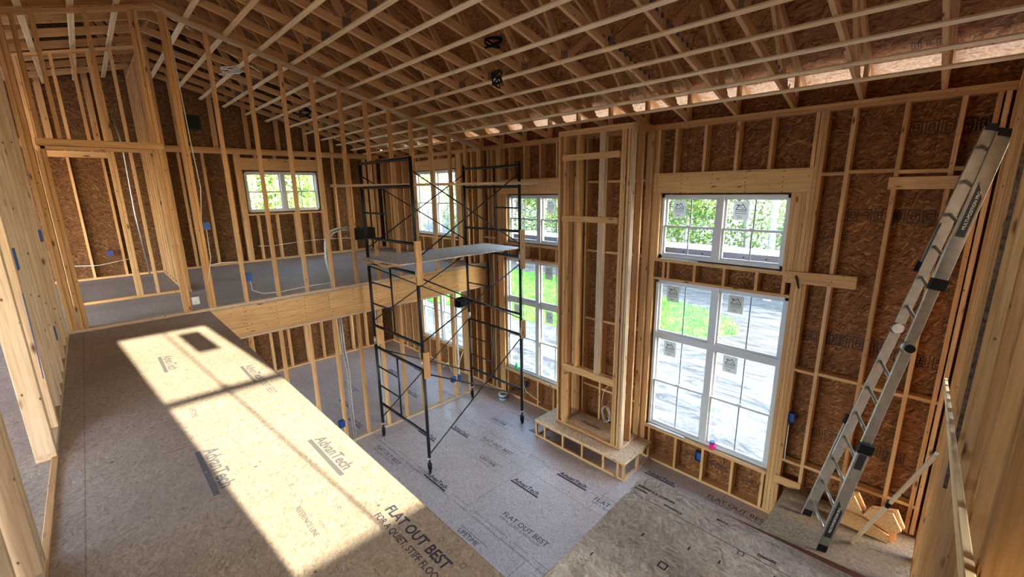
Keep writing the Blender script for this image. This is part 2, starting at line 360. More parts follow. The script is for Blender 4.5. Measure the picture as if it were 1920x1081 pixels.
def lathe(prof, seg=20):
    mb = MB(); n = len(prof)
    for r, z in prof:
        for k in range(seg):
            a = 2 * math.pi * k / seg; mb.v.append((r * math.cos(a), r * math.sin(a), z))
    for i in range(n - 1):
        for k in range(seg):
            a, b = i * seg + k, i * seg + (k + 1) % seg; mb.f.append((a, b, b + seg, a + seg))
    mb.f.append(tuple(reversed(range(seg)))); mb.f.append(tuple(range((n - 1) * seg, n * seg))); return mb
def text(name, body, mw, size, mat, parent, extrude=0.0004, bold=0.0, sx=1.0):
    cu = bpy.data.curves.new('t', 'FONT'); cu.body = body; cu.size = size; cu.extrude = extrude; cu.offset = bold; cu.resolution_u = 3
    o = bpy.data.objects.new('t', cu); COL.objects.link(o); dg = bpy.context.evaluated_depsgraph_get()
    me = bpy.data.meshes.new_from_object(o.evaluated_get(dg)); bpy.data.objects.remove(o); bpy.data.curves.remove(cu)
    if sx != 1.0:
        for v in me.vertices: v.co.x *= sx
    me.materials.clear(); me.materials.append(mat)
    return link(name, me, mw, parent)
def FRAME(o, x, y, z):
    x, y, z = Vector(x), Vector(y), Vector(z)
    return Matrix(((x.x, y.x, z.x, o[0]), (x.y, y.y, z.y, o[1]), (x.z, y.z, z.z, o[2]), (0, 0, 0, 1)))
def stamp(name, n, mw, h, mat, parent, w=None):
    """illegible outlined block lettering as stencilled on sheathing"""
    mb = MB(); w = w or h * 0.72; s = h * 0.07; rnd = random.Random(int(n * 1000 + h * 7777))
    for i in range(n):
        x = i * (w + s * 2.2)
        for inset in (0, h * 0.19):
            x0, x1, z0, z1 = x + inset, x + w - inset, inset, h - inset
            if x1 - x0 < s * 2: continue
            segs = [(x0, x1, z0, z0 + s), (x0, x1, z1 - s, z1), (x0, x0 + s, z0, z1), (x1 - s, x1, z0, z1)]
            for sg in segs:
                if rnd.random() < 0.86: mb.box(sg[0], sg[1], sg[2], sg[3], 0, 0.0008)
        if rnd.random() < 0.7: mb.box(x + w * .2, x + w * .8, h * .47, h * .54, 0, 0.0008)
    return mb.build(name, mat, parent, mw)

# ================================================================== SETTING: floors
fl = MB().box(GX - .14, 2.6, -4.3, WY + .14, FZ - .3, FZ).build('floor', M['floor']); tag(fl, 'main storey subfloor', None, None, 'structure')
up = struct('floor_upper', (0, 0, 0), 'upper storey subfloor and catwalk deck')
dk = MB(); dk.prism([(GX, -4.3), (2.6, -4.3), (2.6, .97), (PX, .97), (PX, WY), (GX, WY)], -.018, 0.0)
dk.build('subfloor', M['deck'], up)
MB().prism([(GX, -4.3), (2.6, -4.3), (2.6, .95), (PX - .04, .95), (PX - .04, WY), (GX, WY)], -.30, -.0185).build('joist_layer', M['brownwood'], up)
bd('edge_board', PX + .0, 2.6, .95, .968, -.30, -.0185, M['wood'], up)
# wider landing of the deck at the right, with a loose sheet on it
member('edge_board', (-.97, 1.915, -.14), (RX - .005, 2.00, -.14), .075, .24, M['lvl'], up)
bd('edge_board', -.985, -.952, .97, 1.90, -.30, -.019, M['brownwood'], up)
MB().box(-.95, RX - .005, .97, 1.87, -.30, -.0190).build('joist_layer', M['brownwood'], up)
sh = MB().prism([(-.962, .975), (RX - .01, .975), (RX - .01, 1.955), (-.70, 1.95), (-1.012, 1.948), (-1.0, 1.80), (-.985, 1.795), (-.982, 1.76), (-.998, 1.75)], -.0185, 0.0).build('osb_sheet', M['sheet'])
tag(sh, 'loose strand board sheet printed with a reference line lying at the deck edge', 'board')
# doorway threshold strip
bd('floor_strip', -3.58, -1.2, -.392, -.362, 0.0005, 0.012, M['brownwood'], up)
# rim beam carrying the upper floor edge beside the great room
rim = struct('rim_beam', (PX, 3.4, -.2), 'deep timber beam under the stud partition')
for y0, y1 in ((.97, 2.55), (2.553, 4.35), (4.353, WY - .0)):
    bd('beam_ply', PX - .075, PX, y0, y1, -.30, -.0185, M['beam'], rim)
bd('beam_ply', PX - .075, PX + .002, .97, WY, -.40, -.301, M['beam'], rim)

# printed lettering on the deck: baseline along +X, letters' tops towards +Y
def fl_txt(body, x, y, size, mat='ink', parent=up, z=0.0, rot=0.0, bold=0.0, sx=1.0):
    mw = Matrix.Translation((x, y, z + .0006)) @ Matrix.Rotation(rot, 4, 'Z')
    return text('printed_lettering', body, mw, size, M[mat], parent, 0.0003, bold, sx)
fl_txt('FLAT OUT BEST', -1.775, .812, .072, bold=.0016, sx=.98)
fl_txt('FOR A QUIET, STIFF FLOOR', -1.775, .755, .047, sx=.93, bold=.0003)
def advantech(x, y, s, parent=up, z=0.0, mat='ink2'):
    fl_txt('AdvanTech', x, y, s, mat, parent, z, bold=s * .02, sx=1.02)
    mb = MB().box(0, s * 5.2, -s * .38, -s * .12, 0, .0005); mb.build('printed_lettering', M[mat], parent, Matrix.Translation((x - s * .2, y, z + .0006)))
advantech(-2.66, .80, .095); advantech(-3.02, .27, .105)
advantech(-5.2, .30, .10); advantech(-4.35, .80, .09)
fl_txt('FLAT OUT BEST', -4.05, .80, .07, 'ink2')
fl_txt('REFERENCE LINE', -2.1, .50, .035, 'ink2')
fl_txt('LIFETIME', -3.75, .30, .05, 'ink2', rot=-.02)
mk = MB()
for x, y in ((-1.42, .90), (-1.34, .885)):
    for k in range(14):
        a = 2 * math.pi * k / 14; mk.box(x + .011 * math.cos(a) - .0018, x + .011 * math.cos(a) + .0018, y + .011 * math.sin(a) - .0018, y + .011 * math.sin(a) + .0018, 0, .0005)
def sq(mb, x, y, s, t=.003):
    mb.box(x - s, x + s, y - s, y - s + t, 0, .0005); mb.box(x - s, x + s, y + s - t, y + s, 0, .0005)
    mb.box(x - s, x - s + t, y - s, y + s, 0, .0005); mb.box(x + s - t, x + s, y - s, y + s, 0, .0005)
sq(mk, -1.24, .885, .012)
for i in range(26): sq(mk, -3.4 + .16 * i + random.uniform(-.02, .02), .27 + .02 * math.sin(i * 2.1) if i % 2 else .62, .007, .0015)
for x, y in ((-2.6, .62), (-2.3, .55), (-1.95, .66), (-1.6, .5), (-2.9, .2), (-2.5, .1), (-2.2, .22), (-1.9, .12)): sq(mk, x, y, .008, .002)
mk.build('printed_marks', M['ink2'], up, Matrix.Translation((0, 0, .0006)))
mk = MB()
sq(mk, -.655, 1.47, .018, .005); sq(mk, -.30, 1.72, .018, .004); sq(mk, -.45, 1.76, .012, .003)
for x, y in ((-.62, 1.62), (-.5, 1.64), (-.25, 1.55), (-.8, 1.55), (-.9, 1.3)): mk.box(x, x + .006, y, y + .022, 0, .0005)
mk.build('printed_marks', M['ink'], sh, Matrix.Translation((0, 0, .0006)))
text('printed_lettering', 'REFERENCE CORNER', Matrix.Translation((-.985, 1.843, .0006)), .021, M['ink3'], sh, .0003, .0005)
for x, y, n, h in ((-.99, 1.815, 8, .012), (-.82, 1.80, 10, .012), (-.40, 1.80, 7, .014), (-.33, 1.66, 9, .014), (-.60, 1.885, 6, .012)): stamp('printed_lettering', n, Matrix.Translation((x, y, .0006)), h, M['ink2'], sh, h * .6)
MB().box(-.99, .1, 1.775, 1.778, 0, .0004).build('printed_marks', M['ink2'], sh, Matrix.Translation((0, 0, .0006)))
# printing on the main floor, read off the photograph
for kind, x, y, s in (('A', -6.35, 3.72, .16), ('A', -6.0, 4.20, .15), ('L', -5.75, 4.9, .13), ('F', -5.35, 4.35, .13), ('A', -4.92, 5.15, .15),
                      ('F', -6.45, 2.9, .13), ('L', -4.95, 3.95, .12), ('A', -5.2, 3.1, .17), ('A', -4.15, 3.95, .17), ('A', -3.75, 4.55, .17),
                      ('F', -3.75, 3.35, .14), ('F', -3.05, 4.45, .14), ('A', -2.82, 5.52, .15), ('F', -1.95, 5.62, .14), ('A', -5.3, 2.4, .16), ('L', -3.95, 2.75, .12),
                      ('A', -8.6, 3.2, .16), ('A', -8.0, 4.4, .16), ('F', -9.4, 3.6, .13), ('A', -7.7, 3.0, .16), ('F', -8.3, 2.4, .13), ('A', -9.3, 4.7, .15), ('L', -7.6, 3.9, .12), ('A', -8.9, 5.2, .15), ('L', -7.4, 4.9, .12)):
    mt = 'ink' if x > -7 else 'ink2'
    if kind == 'A': advantech(x, y, s * .62, fl, FZ, mt)
    elif kind == 'F':
        fl_txt('FLAT OUT BEST', x, y, s * .8, mt, fl, FZ); fl_txt('FOR A QUIET, STIFF FLOOR', x, y - s * .45, s * .42, 'ink2', fl, FZ)
    else:
        fl_txt('LIFETIME', x, y, s * .8, mt, fl, FZ)
        mb = MB(); mb.box(-.03, s * 4, -.05, -.043, 0, .0005); mb.box(-.03, s * 4, s * .75, s * .75 + .007, 0, .0005); mb.build('printed_lettering', M['ink2'], fl, Matrix.Translation((x, y, FZ + .0006)))
mk = MB()
for y in (3.05, 3.12, 4.55, 4.6, 5.35, 2.35):
    x = -6.6
    while x < -1.4:
        L = random.uniform(.1, .5); mk.box(x, x + L, y, y + .005, 0, .0004)
        if random.random() < .5: mk.box(x, x + .005, y - .05, y + .05, 0, .0004)
        x += L + random.uniform(.05, .25)
mk.build('printed_marks', M['ink2'], fl, Matrix.Translation((0, 0, FZ + .0006)))

# ================================================================== SETTING: window wall (front)
wf = struct('wall_front', (-3.8, WY, FZ), 'exterior stud wall with the windows and chimney chase')
Y0, Y1 = WY, WY + .14
openings = [(-3.045, -1.33, -2.14, .195), (-3.03, -1.43, .532, 1.415), (-6.31, -4.595, -2.14, .195), (-6.21, -4.61, .532, 1.415),
            (-9.52, -7.82, -2.17, -.62), (-9.47, -7.85, .50, 1.97)]
def sheath(name, rects, holes, mk_mesh):
    pass
# sheathing in panels around the openings
xs = sorted(set([GX - .14, RX + .14] + [v for o in openings for v in o[:2]]))
mb = MB()
for a, b in zip(xs[:-1], xs[1:]):
    hz = sorted([(o[2], o[3]) for o in openings if o[0] <= a + 1e-6 and o[1] >= b - 1e-6])
    z = FZ - .3
    for h0, h1 in hz:
        if h0 > z: mb.box(a, b, Y1, Y1 + .011, z, h0)
        z = max(z, h1)
    mb.box(a, b, Y1, Y1 + .011, z, 2.56)
mb.build('sheathing', M['osb_y'], wf)
bd('bottom_plate', GX, -1.22, Y0, Y1, FZ, FZ + .038, M['wood'], wf)
bd('top_plate', GX, -4.4, Y0, Y1, 2.285, 2.323, M['wood'], wf); bd('top_plate', -4.4, RX, Y0, Y1, 2.285, 2.323, M['wood'], wf)
bd('top_plate', GX, -6.0, Y0, Y1, 2.323, 2.361, M['wood'], wf); bd('top_plate', -6.0, -1.7, Y0, Y1, 2.323, 2.361, M['wood'], wf); bd('top_plate', -1.7, RX, Y0, Y1, 2.323, 2.361, M['wood'], wf)
SB, ST = FZ + .038, 2.285
def vs(xc, z0=SB, z1=ST, parent=wf, mat='wood', w=.038):
    bd('stud', xc - w / 2, xc + w / 2, Y0, Y1, z0, z1, M[mat], parent)
def window_bay(c, sgn):
    """framing around one stacked pair; c = centre x"""
    L, R = c - .95, c + .95
    hx = (c - .955, c + .955)
    bd('header', hx[0], hx[1], Y0, Y0 + .04, 1.44, 1.685, M['beam'], wf); bd('header', hx[0], hx[1], Y1 - .04, Y1, 1.44, 1.685, M['wood'], wf)
    bd('header_plate', hx[0], hx[1], Y0, Y1, 1.686, 1.71, M['wood'], wf)
    for s in (-1, 1):
        e = c + s * .955
        vs(e + s * .0195, w=.038); vs(e + s * .059)
        vs(c + s * .935, SB, 1.439)
        vs(c + s * .896, SB, 1.439)
        vs(c + s * .857 if s * sgn > 0 else c + s * .857, .51, 1.439, w=.036)
    vs(c + sgn * .787, .51, 1.439); vs(c + sgn * .826, .51, 1.439, w=.036)
    for k, x in enumerate((-.66, -.27, .12, .50)):
        vs(c + x * 1.0, 1.71, ST)
    vs(c - .93, 1.71, ST); vs(c + .93, 1.71, ST)
    # strip between upper and lower window
    bd('sill_plate', c - .877, c + .877, Y0, Y1, .470, .508, M['wood'], wf)
    bd('head_plate', c - .877, c + .877, Y0, Y1, .203, .241, M['wood'], wf)
    for x in (-.73, -.66, -.28, .11, .50, .80): vs(c + x, .241, .470)
    # below the lower window
    bd('sill_plate', c - .877, c + .877, Y0 - .012, Y1, -2.19, -2.152, M['wood'], wf)
    bd('sill_trim', c - .86, c + .86, Y0 + .002, Y1 - .06, -2.152, -2.146, M['pale'], wf)
    bd('sill_trim', c - .84, c + .84, Y0 + .002, Y1 - .06, .508, .514, M['pale'], wf)
    for x in (-.80, -.36, .05, .46, .84): vs(c + x, SB, -2.19)
window_bay(-2.195, 1); window_bay(-5.45, -1)
# bay at the far room
for s in (-1, 1):
    for k in range(4): vs(-8.66 + s * (.905 + .04 * k))
bd('header', -9.54, -7.79, Y0, Y0 + .04, 1.99, 2.21, M['wood'], wf); bd('header', -9.54, -7.79, Y1 - .04, Y1, 1.99, 2.21, M['wood'], wf)
for x in (-9.2, -8.8, -8.4, -8.0): vs(x, 2.21, ST); vs(x, SB, -2.21); vs(x, 0, .43)
bd('sill_plate', -9.54, -7.79, Y0, Y1, .43, .468, M['wood'], wf); bd('sill_plate', -9.54, -7.79, Y0, Y1, -2.21, -2.172, M['wood'], wf)
bd('header', -9.54, -7.79, Y0, Y0 + .04, -.60, -.41, M['wood'], wf)
for x in (-6.62, -6.74, -7.05, -7.25, -7.46, -6.985, -10.0, -10.35, -10.7, -11.0, -11.1): vs(x)
bd('blocking', -6.93, -6.55, Y0 - .002, Y0 + .036, .55, .59, M['wood'], wf)
# behind the chimney chase
for x in (-4.32, -3.95, -3.10): vs(x)
for z in (-1.88, -.66, .50, 1.60):
    for a, b in ((-4.30, -3.97), (-3.93, -3.13)): bd('blocking', a, b, Y0 + .02, Y1, z, z + .038, M['wood'], wf)
# right of the window: tall studs with rows of blocking
RS = [-.945, -.54, -.155, .11]
for x in RS: vs(x, -2.2 if x > -1 else SB)
vs(.06, 1.0 if False else -2.2)
for z in (-1.905, -.68, 1.62):
    pr = -1.18
    for i, x in enumerate(RS):
        bd('blocking', pr, x - .019, Y0 + .002, Y1 - .03, z + (.01 if i % 2 else -.004), z + .038 + (.01 if i % 2 else -.004), M['wood'], wf); pr = x + .019
bd('ledger', -1.215, -.93, Y0 - .02, Y0 - .001, -2.23, -2.12, M['wood'], wf)
bd('sheathing_patch', -1.2, RX, Y1 - .002, Y1 - .001, -2.75, -2.2, M['osb_y'], wf) if False else None
nb = bd('nailed_board', -.585, .03, Y0 - .0385, Y0 - .001, 1.465, 1.585, M['wood'], wf)
nb2 = member('nailed_board', (-1.39, Y0 - .02, .465), (-.705, Y0 - .02, .482), .037, .14, M['wood'], wf)
MB().tube([(-1.27, Y0 - .045, .49), (-1.25, Y0 - .06, .45), (-1.24, Y0 - .05, .40), (-1.22, Y0 - .06, .35)], .012, 6).build('metal_hook', M['steel'], wf)
# stencilled lettering on the sheathing
FY = Y1 - .0005
def wtxt(n, x, z, h): return stamp('stencilled_lettering', n, FRAME((x, FY, z), (1, 0, 0), (0, 0, 1), (0, -1, 0)), h, M['ink3'], wf)
wtxt(5, -.51, 1.98, .13); wtxt(3, -.13, 1.98, .12)
wtxt(3, -1.14, .92, .11); wtxt(4, -.90, 1.13, .13); wtxt(5, -.52, 1.13, .13)
wtxt(4, -1.18, -.30, .12); wtxt(5, -.92, -.30, .14); wtxt(4, -.51, -.35, .13); wtxt(3, -.13, -.35, .14)
wtxt(3, -1.14, -1.50, .10); wtxt(4, -.90, -1.50, .12); wtxt(4, -.5, -1.5, .13)
wtxt(4, -2.05, 2.14, .06); wtxt(4, -1.66, 2.14, .06)
for z in (2.0, -.40, -1.1, .20): wtxt(3, -3.82, z, .10); wtxt(3, -4.22, z - .02, .09)
text('stencilled_lettering', 'FIRST', FRAME((-2.07, FY, -2.5), (1, 0, 0), (0, 0, 1), (0, -1, 0)), .14, M['ink3'], wf)
wtxt(3, -1.63, -2.55, .10); wtxt(2, -2.45, -2.5, .1)

# ------------------------------------------------------------------ windows (vinyl, double-hung pairs)
WIN_N = [0]
def window(origin, ax, out, x0, x1, z0, z1, rows, stickers=(), units=2, clear=False, label=''):
    """origin+ax*x = wall point; out = outward normal. rows: list of (z0,z1,kind)"""
    WIN_N[0] += 1
    Fm = FRAME(origin, ax, (0, 0, 1), Vector(ax).cross(Vector((0, 0, 1))))   # local x along wall, y up, z = ax x up
    zin = -1 if Vector(ax).cross(Vector((0, 0, 1))).dot(Vector(out)) > 0 else 1
    # local z sign so that +d goes outwards
    sg = 1 if Vector(ax).cross(Vector((0, 0, 1))).dot(Vector(out)) > 0 else -1
    w = struct('window_%d' % WIN_N[0], tuple(Fm @ Vector(((x0 + x1) / 2, z0, 0))), label)
    def B(mb, a, b, c, d, e, f):     # x, z, depth(outward)
        lo, hi = sorted((e * sg, f * sg)); return mb.box(a, b, c, d, lo, hi)
    fw = .038
    fr = MB(); B(fr, x0, x1, z1 - fw, z1, .05, .15); B(fr, x0, x1, z0, z0 + fw, .05, .15); B(fr, x0, x0 + fw, z0, z1, .05, .15); B(fr, x1 - fw, x1, z0, z1, .05, .15)
    xm = (x0 + x1) / 2
    if units == 2: B(fr, xm - .045, xm + .045, z0, z1, .048, .15)
    for (a, b, k) in rows[:-1]: B(fr, x0, x1, b - .045, b + .045, .049, .15)
    fr.build('window_frame', M['vinyl'], w, Fm)
    cells = [(x0 + fw, xm - .045), (xm + .045, x1 - fw)] if units == 2 else [(x0 + fw, x1 - fw)]
    for ri, (a, b, kind) in enumerate(rows):
        lo = a + (fw if ri == 0 else .045); hi = b - (fw if ri == len(rows) - 1 else .045)
        for ci, (c0, c1) in enumerate(cells):
            parts = [(lo, (lo + hi) / 2 + .016, .075), ((lo + hi) / 2 - .016, hi, .108)] if kind == 'DH' else [(lo, hi, .09)]
            for si, (s0, s1, d) in enumerate(parts):
                sb = MB(); t = .026; dd = .03
                B(sb, c0, c1, s0, s0 + t, d, d + dd); B(sb, c0, c1, s1 - t, s1, d, d + dd); B(sb, c0, c0 + t, s0 + t, s1 - t, d, d + dd); B(sb, c1 - t, c1, s0 + t, s1 - t, d, d + dd)
                if kind == 'DH' and si == 0: B(sb, (c0 + c1) / 2 - .03, (c0 + c1) / 2 + .03, s1, s1 + .012, d, d + .03)
                s = sb.build('sash', M['vinyl'], w, Fm)
                mu = MB(); B(mu, (c0 + c1) / 2 - .008, (c0 + c1) / 2 + .008, s0 + t, s1 - t, d + .010, d + .022); mu.build('muntin', M['screen'], w, Fm)
                gl = MB(); B(gl, c0 + t, c1 - t, s0 + t, s1 - t, d + .0155, d + .0165); gl.build('pane', M['glass'], s, Fm)
                if (ri, ci, si) in stickers:
                    gx = c0 + (c1 - c0) * .27; gw = min(.185, (c1 - c0) * .3); gh = min(.235, (s1 - s0) * .78); gz = s1 - t - .015 - gh; e = d + .004
                    st = MB(); B(st, gx - gw / 2, gx + gw / 2, gz, gz + gh, e, e + .001); st = st.build('sticker', M['sticker'], w, Fm)
                    # triangular emblem and lines of small print
                    k = gw * .30; cx, cz = gx, gz + gh * .62; pr = MB(); ee = (e - .0012) * sg
                    def st_line(p, q, th):
                        p, q = Vector(p), Vector(q); dr = (q - p).normalized(); nn = Vector((-dr.y, dr.x)) * th / 2
                        pr.quad((*(p - nn), ee), (*(q - nn), ee), (*(q + nn), ee), (*(p + nn), ee))
                    st_line((cx - k * 1.1, cz - k * .3), (cx - k * .25, cz + k * .75), .009); st_line((cx + k * .3, cz + k), (cx + k * 1.15, cz - k * .35), .009)
                    st_line((cx - k * 1.15, cz - k * .35), (cx + k * 1.2, cz - k * .4), .009); st_line((cx - k * .2, cz + k * .2), (cx + k * .3, cz + k), .008)
                    st_line((cx - k * 1.0, cz + k * .75), (cx - k * .3, cz + k * .55), .014); st_line((cx + k * .1, cz + .0), (cx + k * .55, cz - k * .05), .009)
                    for j in range(2):
                        for q in range(7): st_line((cx - k * 1.2 + q * k * .36, cz - k * (.75 + .45 * j)), (cx - k * 1.2 + q * k * .36 + k * .24, cz - k * (.75 + .45 * j)), .010)
                    st_line((cx - k * 1.1, cz - k * 1.75), (cx + k * .5, cz - k * 1.75), .004); st_line((cx - k * .7, cz - k * 2.1), (cx + k * .3, cz - k * 2.1), .006)
                    pr.build('sticker_print', M['ink'], st, Fm)
    return w
O0 = (0, WY, 0)
window(O0, (1, 0, 0), (0, 1, 0), -3.045, -1.33, -2.14, .195, [(-2.14, -.652, 'DH'), (-.652, .195, 'F')], {(0, 0, 1), (0, 1, 1), (1, 0, 0), (1, 1, 0)}, label='tall four-unit window right of the chimney chase')
window(O0, (1, 0, 0), (0, 1, 0), -3.03, -1.43, .532, 1.415, [(.532, 1.415, 'DH')], {(0, 0, 1), (0, 1, 1)}, label='short double window high right of the chimney chase')
window(O0, (1, 0, 0), (0, 1, 0), -6.31, -4.595, -2.14, .195, [(-2.14, -.652, 'DH'), (-.652, .195, 'F')], {(0, 0, 1), (0, 1, 1), (1, 1, 0)}, label='tall four-unit window left of the chimney chase')
window(O0, (1, 0, 0), (0, 1, 0), -6.21, -4.61, .532, 1.415, [(.532, 1.415, 'DH')], {(0, 0, 1), (0, 1, 1)}, label='short double window high left of the chimney chase')
window(O0, (1, 0, 0), (0, 1, 0), -9.52, -7.82, -2.17, -.62, [(-2.17, -.62, 'DH')], label='double window of the room under the upper floor')
window(O0, (1, 0, 0), (0, 1, 0), -9.47, -7.85, .50, 1.97, [(.50, 1.97, 'DH')], label='double window of the upper room beyond the partition')

# ================================================================== SETTING: far gable wall
wg = struct('wall_gable', (GX, 2.4, FZ), 'far gable end stud wall')
G0, G1 = GX - .14, GX
go = (2.63, 4.19, 1.11, 2.0)
mb = MB()
mb.box(G0 - .011, G0, -4.3, go[0], FZ - .3, 2.5); mb.box(G0 - .011, G0, go[1], WY + .14, FZ - .3, 2.5)
mb.box(G0 - .011, G0, go[0], go[1], FZ - .3, go[2]); mb.box(G0 - .011, G0, go[0], go[1], go[3], 2.5)
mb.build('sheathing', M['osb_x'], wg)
mb = MB(); n = len(mb.v)
tri = [(-4.3, 2.5), (WY + .14, 2.5), (WY + .14, 2.76), (RID, 5.27), (-4.3, 2.7)]
mb.v += [(G0 - .011, y, z) for y, z in tri] + [(G0, y, z) for y, z in tri]; k = 5
mb.f += [tuple(range(5)), tuple(reversed(range(5, 10)))] + [(i, (i + 1) % 5, 5 + (i + 1) % 5, 5 + i) for i in range(5)]
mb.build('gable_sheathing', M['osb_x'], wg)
def gs(yc, z0, z1, parent=wg, w=.038, mat='wood'): bd('stud', G0, G1, yc - w / 2, yc + w / 2, z0, z1, M[mat], parent)
bd('top_plate', G0, G1, -4.3, WY, 2.361, 2.40, M['wood'], wg); bd('top_plate', G0, G1, -4.3, WY, 2.44, 2.48, M['wood'], wg)
bd('top_plate', G0, G1 + .01, -4.3, WY, 2.401, 2.439, M['wood'], wg)
bd('bottom_plate', G0, G1, -4.3, WY, .0, .038, M['wood'], wg); bd('bottom_plate', G0, G1, -4.3, WY, FZ, FZ + .038, M['wood'], wg)
for y in (-.5, -.08, .38, 1.30, 1.52, 1.92, 2.35, 4.62, 5.03, 5.45, 5.75): gs(y, .038, 2.361)
for y in (2.50, 2.54, 2.58, 4.25, 4.29, 4.33): gs(y, .038, 2.361)
bd('header', G1 - .04, G1, 2.60, 4.23, 2.03, 2.29, M['wood'], wg)
for y in (2.9, 3.3, 3.7, 4.05): gs(y, 2.29, 2.361); gs(y - .1, .038, 1.04)
bd('sill_plate', G0, G1, 2.6, 4.23, 1.04, 1.078, M['wood'], wg)
for y in (-.5, .0, .5, 1.0, 1.5, 1.9, 2.3, 2.7, 3.1, 3.5, 3.9, 4.3, 4.7, 5.1, 5.5): gs(y, FZ + .038, -.34)
bd('top_plate', G0, G1, -4.3, WY, -.34, -.302, M['wood'], wg)
for i in range(17):      # gable studs above the plate
    y = -3.9 + .61 * i
    zt = 2.75 + .5 * (WY + .14 - y) if y > RID else 2.75 + .5 * (y + 4.1)
    if zt > 2.6: bd('gable_stud', G1 - .09, G1 - .052, y - .045, y + .045, 2.48, min(zt, ceil_z(y) + .3), M['wood'], wg)
for x, n, z in ((2.95, 4, .72), (1.6, 4, .75), (4.75, 3, .72)):
    pass
window((GX, 0, 0), (0, -1, 0), (-1, 0, 0), -4.19, -2.63, 1.11, 2.0, [(1.11, 2.0, 'DH')], label='double window in the far gable wall')

# ================================================================== SETTING: stud partition on the beam
wp = struct('wall_partition', (PX, 3.4, 0), 'open stud partition following the sloped ceiling')
P0, P1 = PX - .089, PX
def pz(y): return 3.62 - KS * abs(y - RID)     # underside of partition top plate
def ps(yc, z0=.038, z1=None, w=.038, mat='wood', parent=wp): bd('stud', P0, P1, yc - w / 2, yc + w / 2, z0, pz(yc) if z1 is None else z1, M[mat], parent)
member('top_plate', ((P0 + P1) / 2, RID, 3.64), ((P0 + P1) / 2, WY - .01, 3.64 - KS * (WY - .01 - RID)), .089, .038, M['pale'], wp)
member('top_plate', ((P0 + P1) / 2, RID - .002, 3.64), ((P0 + P1) / 2, -.46, 3.64 - KS * (RID + .46)), .089, .038, M['wood'], wp)
bd('bottom_plate', P0, P1 + .003, -.37, WY, 0.0, .038, M['pale'], wp)
for y in (-.345, -.305, -.215, .725, .765, 1.0, 1.04, 1.43, 1.85, 2.26, 2.66, 3.06, 3.46, 3.87, 4.27, 4.67, 5.08, 5.45, 5.82): ps(y)
ps(-.255, .038, 2.005); ps(.685, .038, 2.06) if False else None
for y in (-.07, .34): ps(y, 2.135)
bd('header', P0, P1, -.24, .705, 2.02, 2.056, M['wood'], wp); bd('header', P0, P1 + .004, -.26, .80, 2.060, 2.13, M['wood'], wp)
# storey below
for y in (1.0, 1.40, 1.805, 2.21, 2.61, 3.014, 3.42, 3.80, 4.19, 4.59, 4.975, 5.36, 5.78): ps(y, FZ + .038, -.478)
bd('bottom_plate', P0, P1, .9, 5.45, FZ, FZ + .038, M['pale'], wp); bd('top_plate', P0, P1, .9, WY, -.44, -.401, M['wood'], wp)
bd('top_plate', P0, P1 + .004, .9, WY, -.478, -.441, M['pale'], wp)
# closet partition beyond and its side wall
wc = struct('wall_closet', (-8.6, .3, 0), 'inner closet partition beyond the doorway')
C0_, C1_ = -8.689, -8.6
def cs(yc, z0=.038, z1=None): bd('stud', C0_, C1_, yc - .019, yc + .019, z0, pz(yc) - .01 if z1 is None else z1, M['wood'], wc)
member('top_plate', (-8.645, RID + .05, 3.63), (-8.645, -.5, 3.63 - KS * 1.5), .089, .038, M['wood'], wc)
bd('bottom_plate', C0_, C1_, -.46, .93, 0, .038, M['wood'], wc)
for y in (-.33, -.29, .41, .37, .61, .90): cs(y)
for y in (.0, .2): cs(y, 2.13)
bd('header', C0_, C1_, -.27, .35, 2.05, 2.13, M['wood'], wc)
ws_ = struct('wall_side', (-9.9, .95, 0), 'side wall of solid studs beside the closet')
x = -8.56
while x > GX + .02:
    bd('stud', x - .038, x, .93, 1.019, .038, pz(.97) - .01, M['wood'], ws_); x -= .36
bd('bottom_plate', GX + .005, -8.5, .93, 1.019, 0, .038, M['wood'], ws_); bd('top_plate', GX + .005, -8.5, .93, 1.019, pz(.97) - .01, pz(.97) + .028, M['wood'], ws_)

# ================================================================== SETTING: left stud wall along the deck
wl = struct('wall_left', (-4.5, -.41, 0), 'pale stud wall along the left edge of the deck')
LY0, LY1 = -.457, -.368
ltz = ceil_z(-.41) - .10
for x in (-6.72, -6.63, -6.25, -5.745, -5.30, -4.98, -4.665, -4.48, -4.43, -4.05, -4.01, -3.64, -3.60, -2.49, -2.45, -2.41, -2.0, -1.60, -1.2, -.8, -.4, .0, .4):
    bd('stud', x - .019, x + .019, LY0, LY1, .038, ltz, M['pale'], wl)
for x0, x1 in ((PX, -3.58), (-2.51, 2.5)): bd('bottom_plate', x0, x1, LY0, LY1, 0, .038, M['pale'], wl)
bd('top_plate', PX, 2.5, LY0, LY1, ltz, ltz + .038, M['pale'], wl)
bd('top_plate', PX, 2.5, LY0, LY1, ltz + .038, ltz + .076, M['pale'], wl)
bd('header', -3.62, -2.47, LY0 + .005, LY1 - .005, 2.08, 2.25, M['pale'], wl)
MB().box(-6.85, -3.95, LY0 - .012, LY0 - .001, .0, ltz).build('sheathing', M['osb_y'], wl)

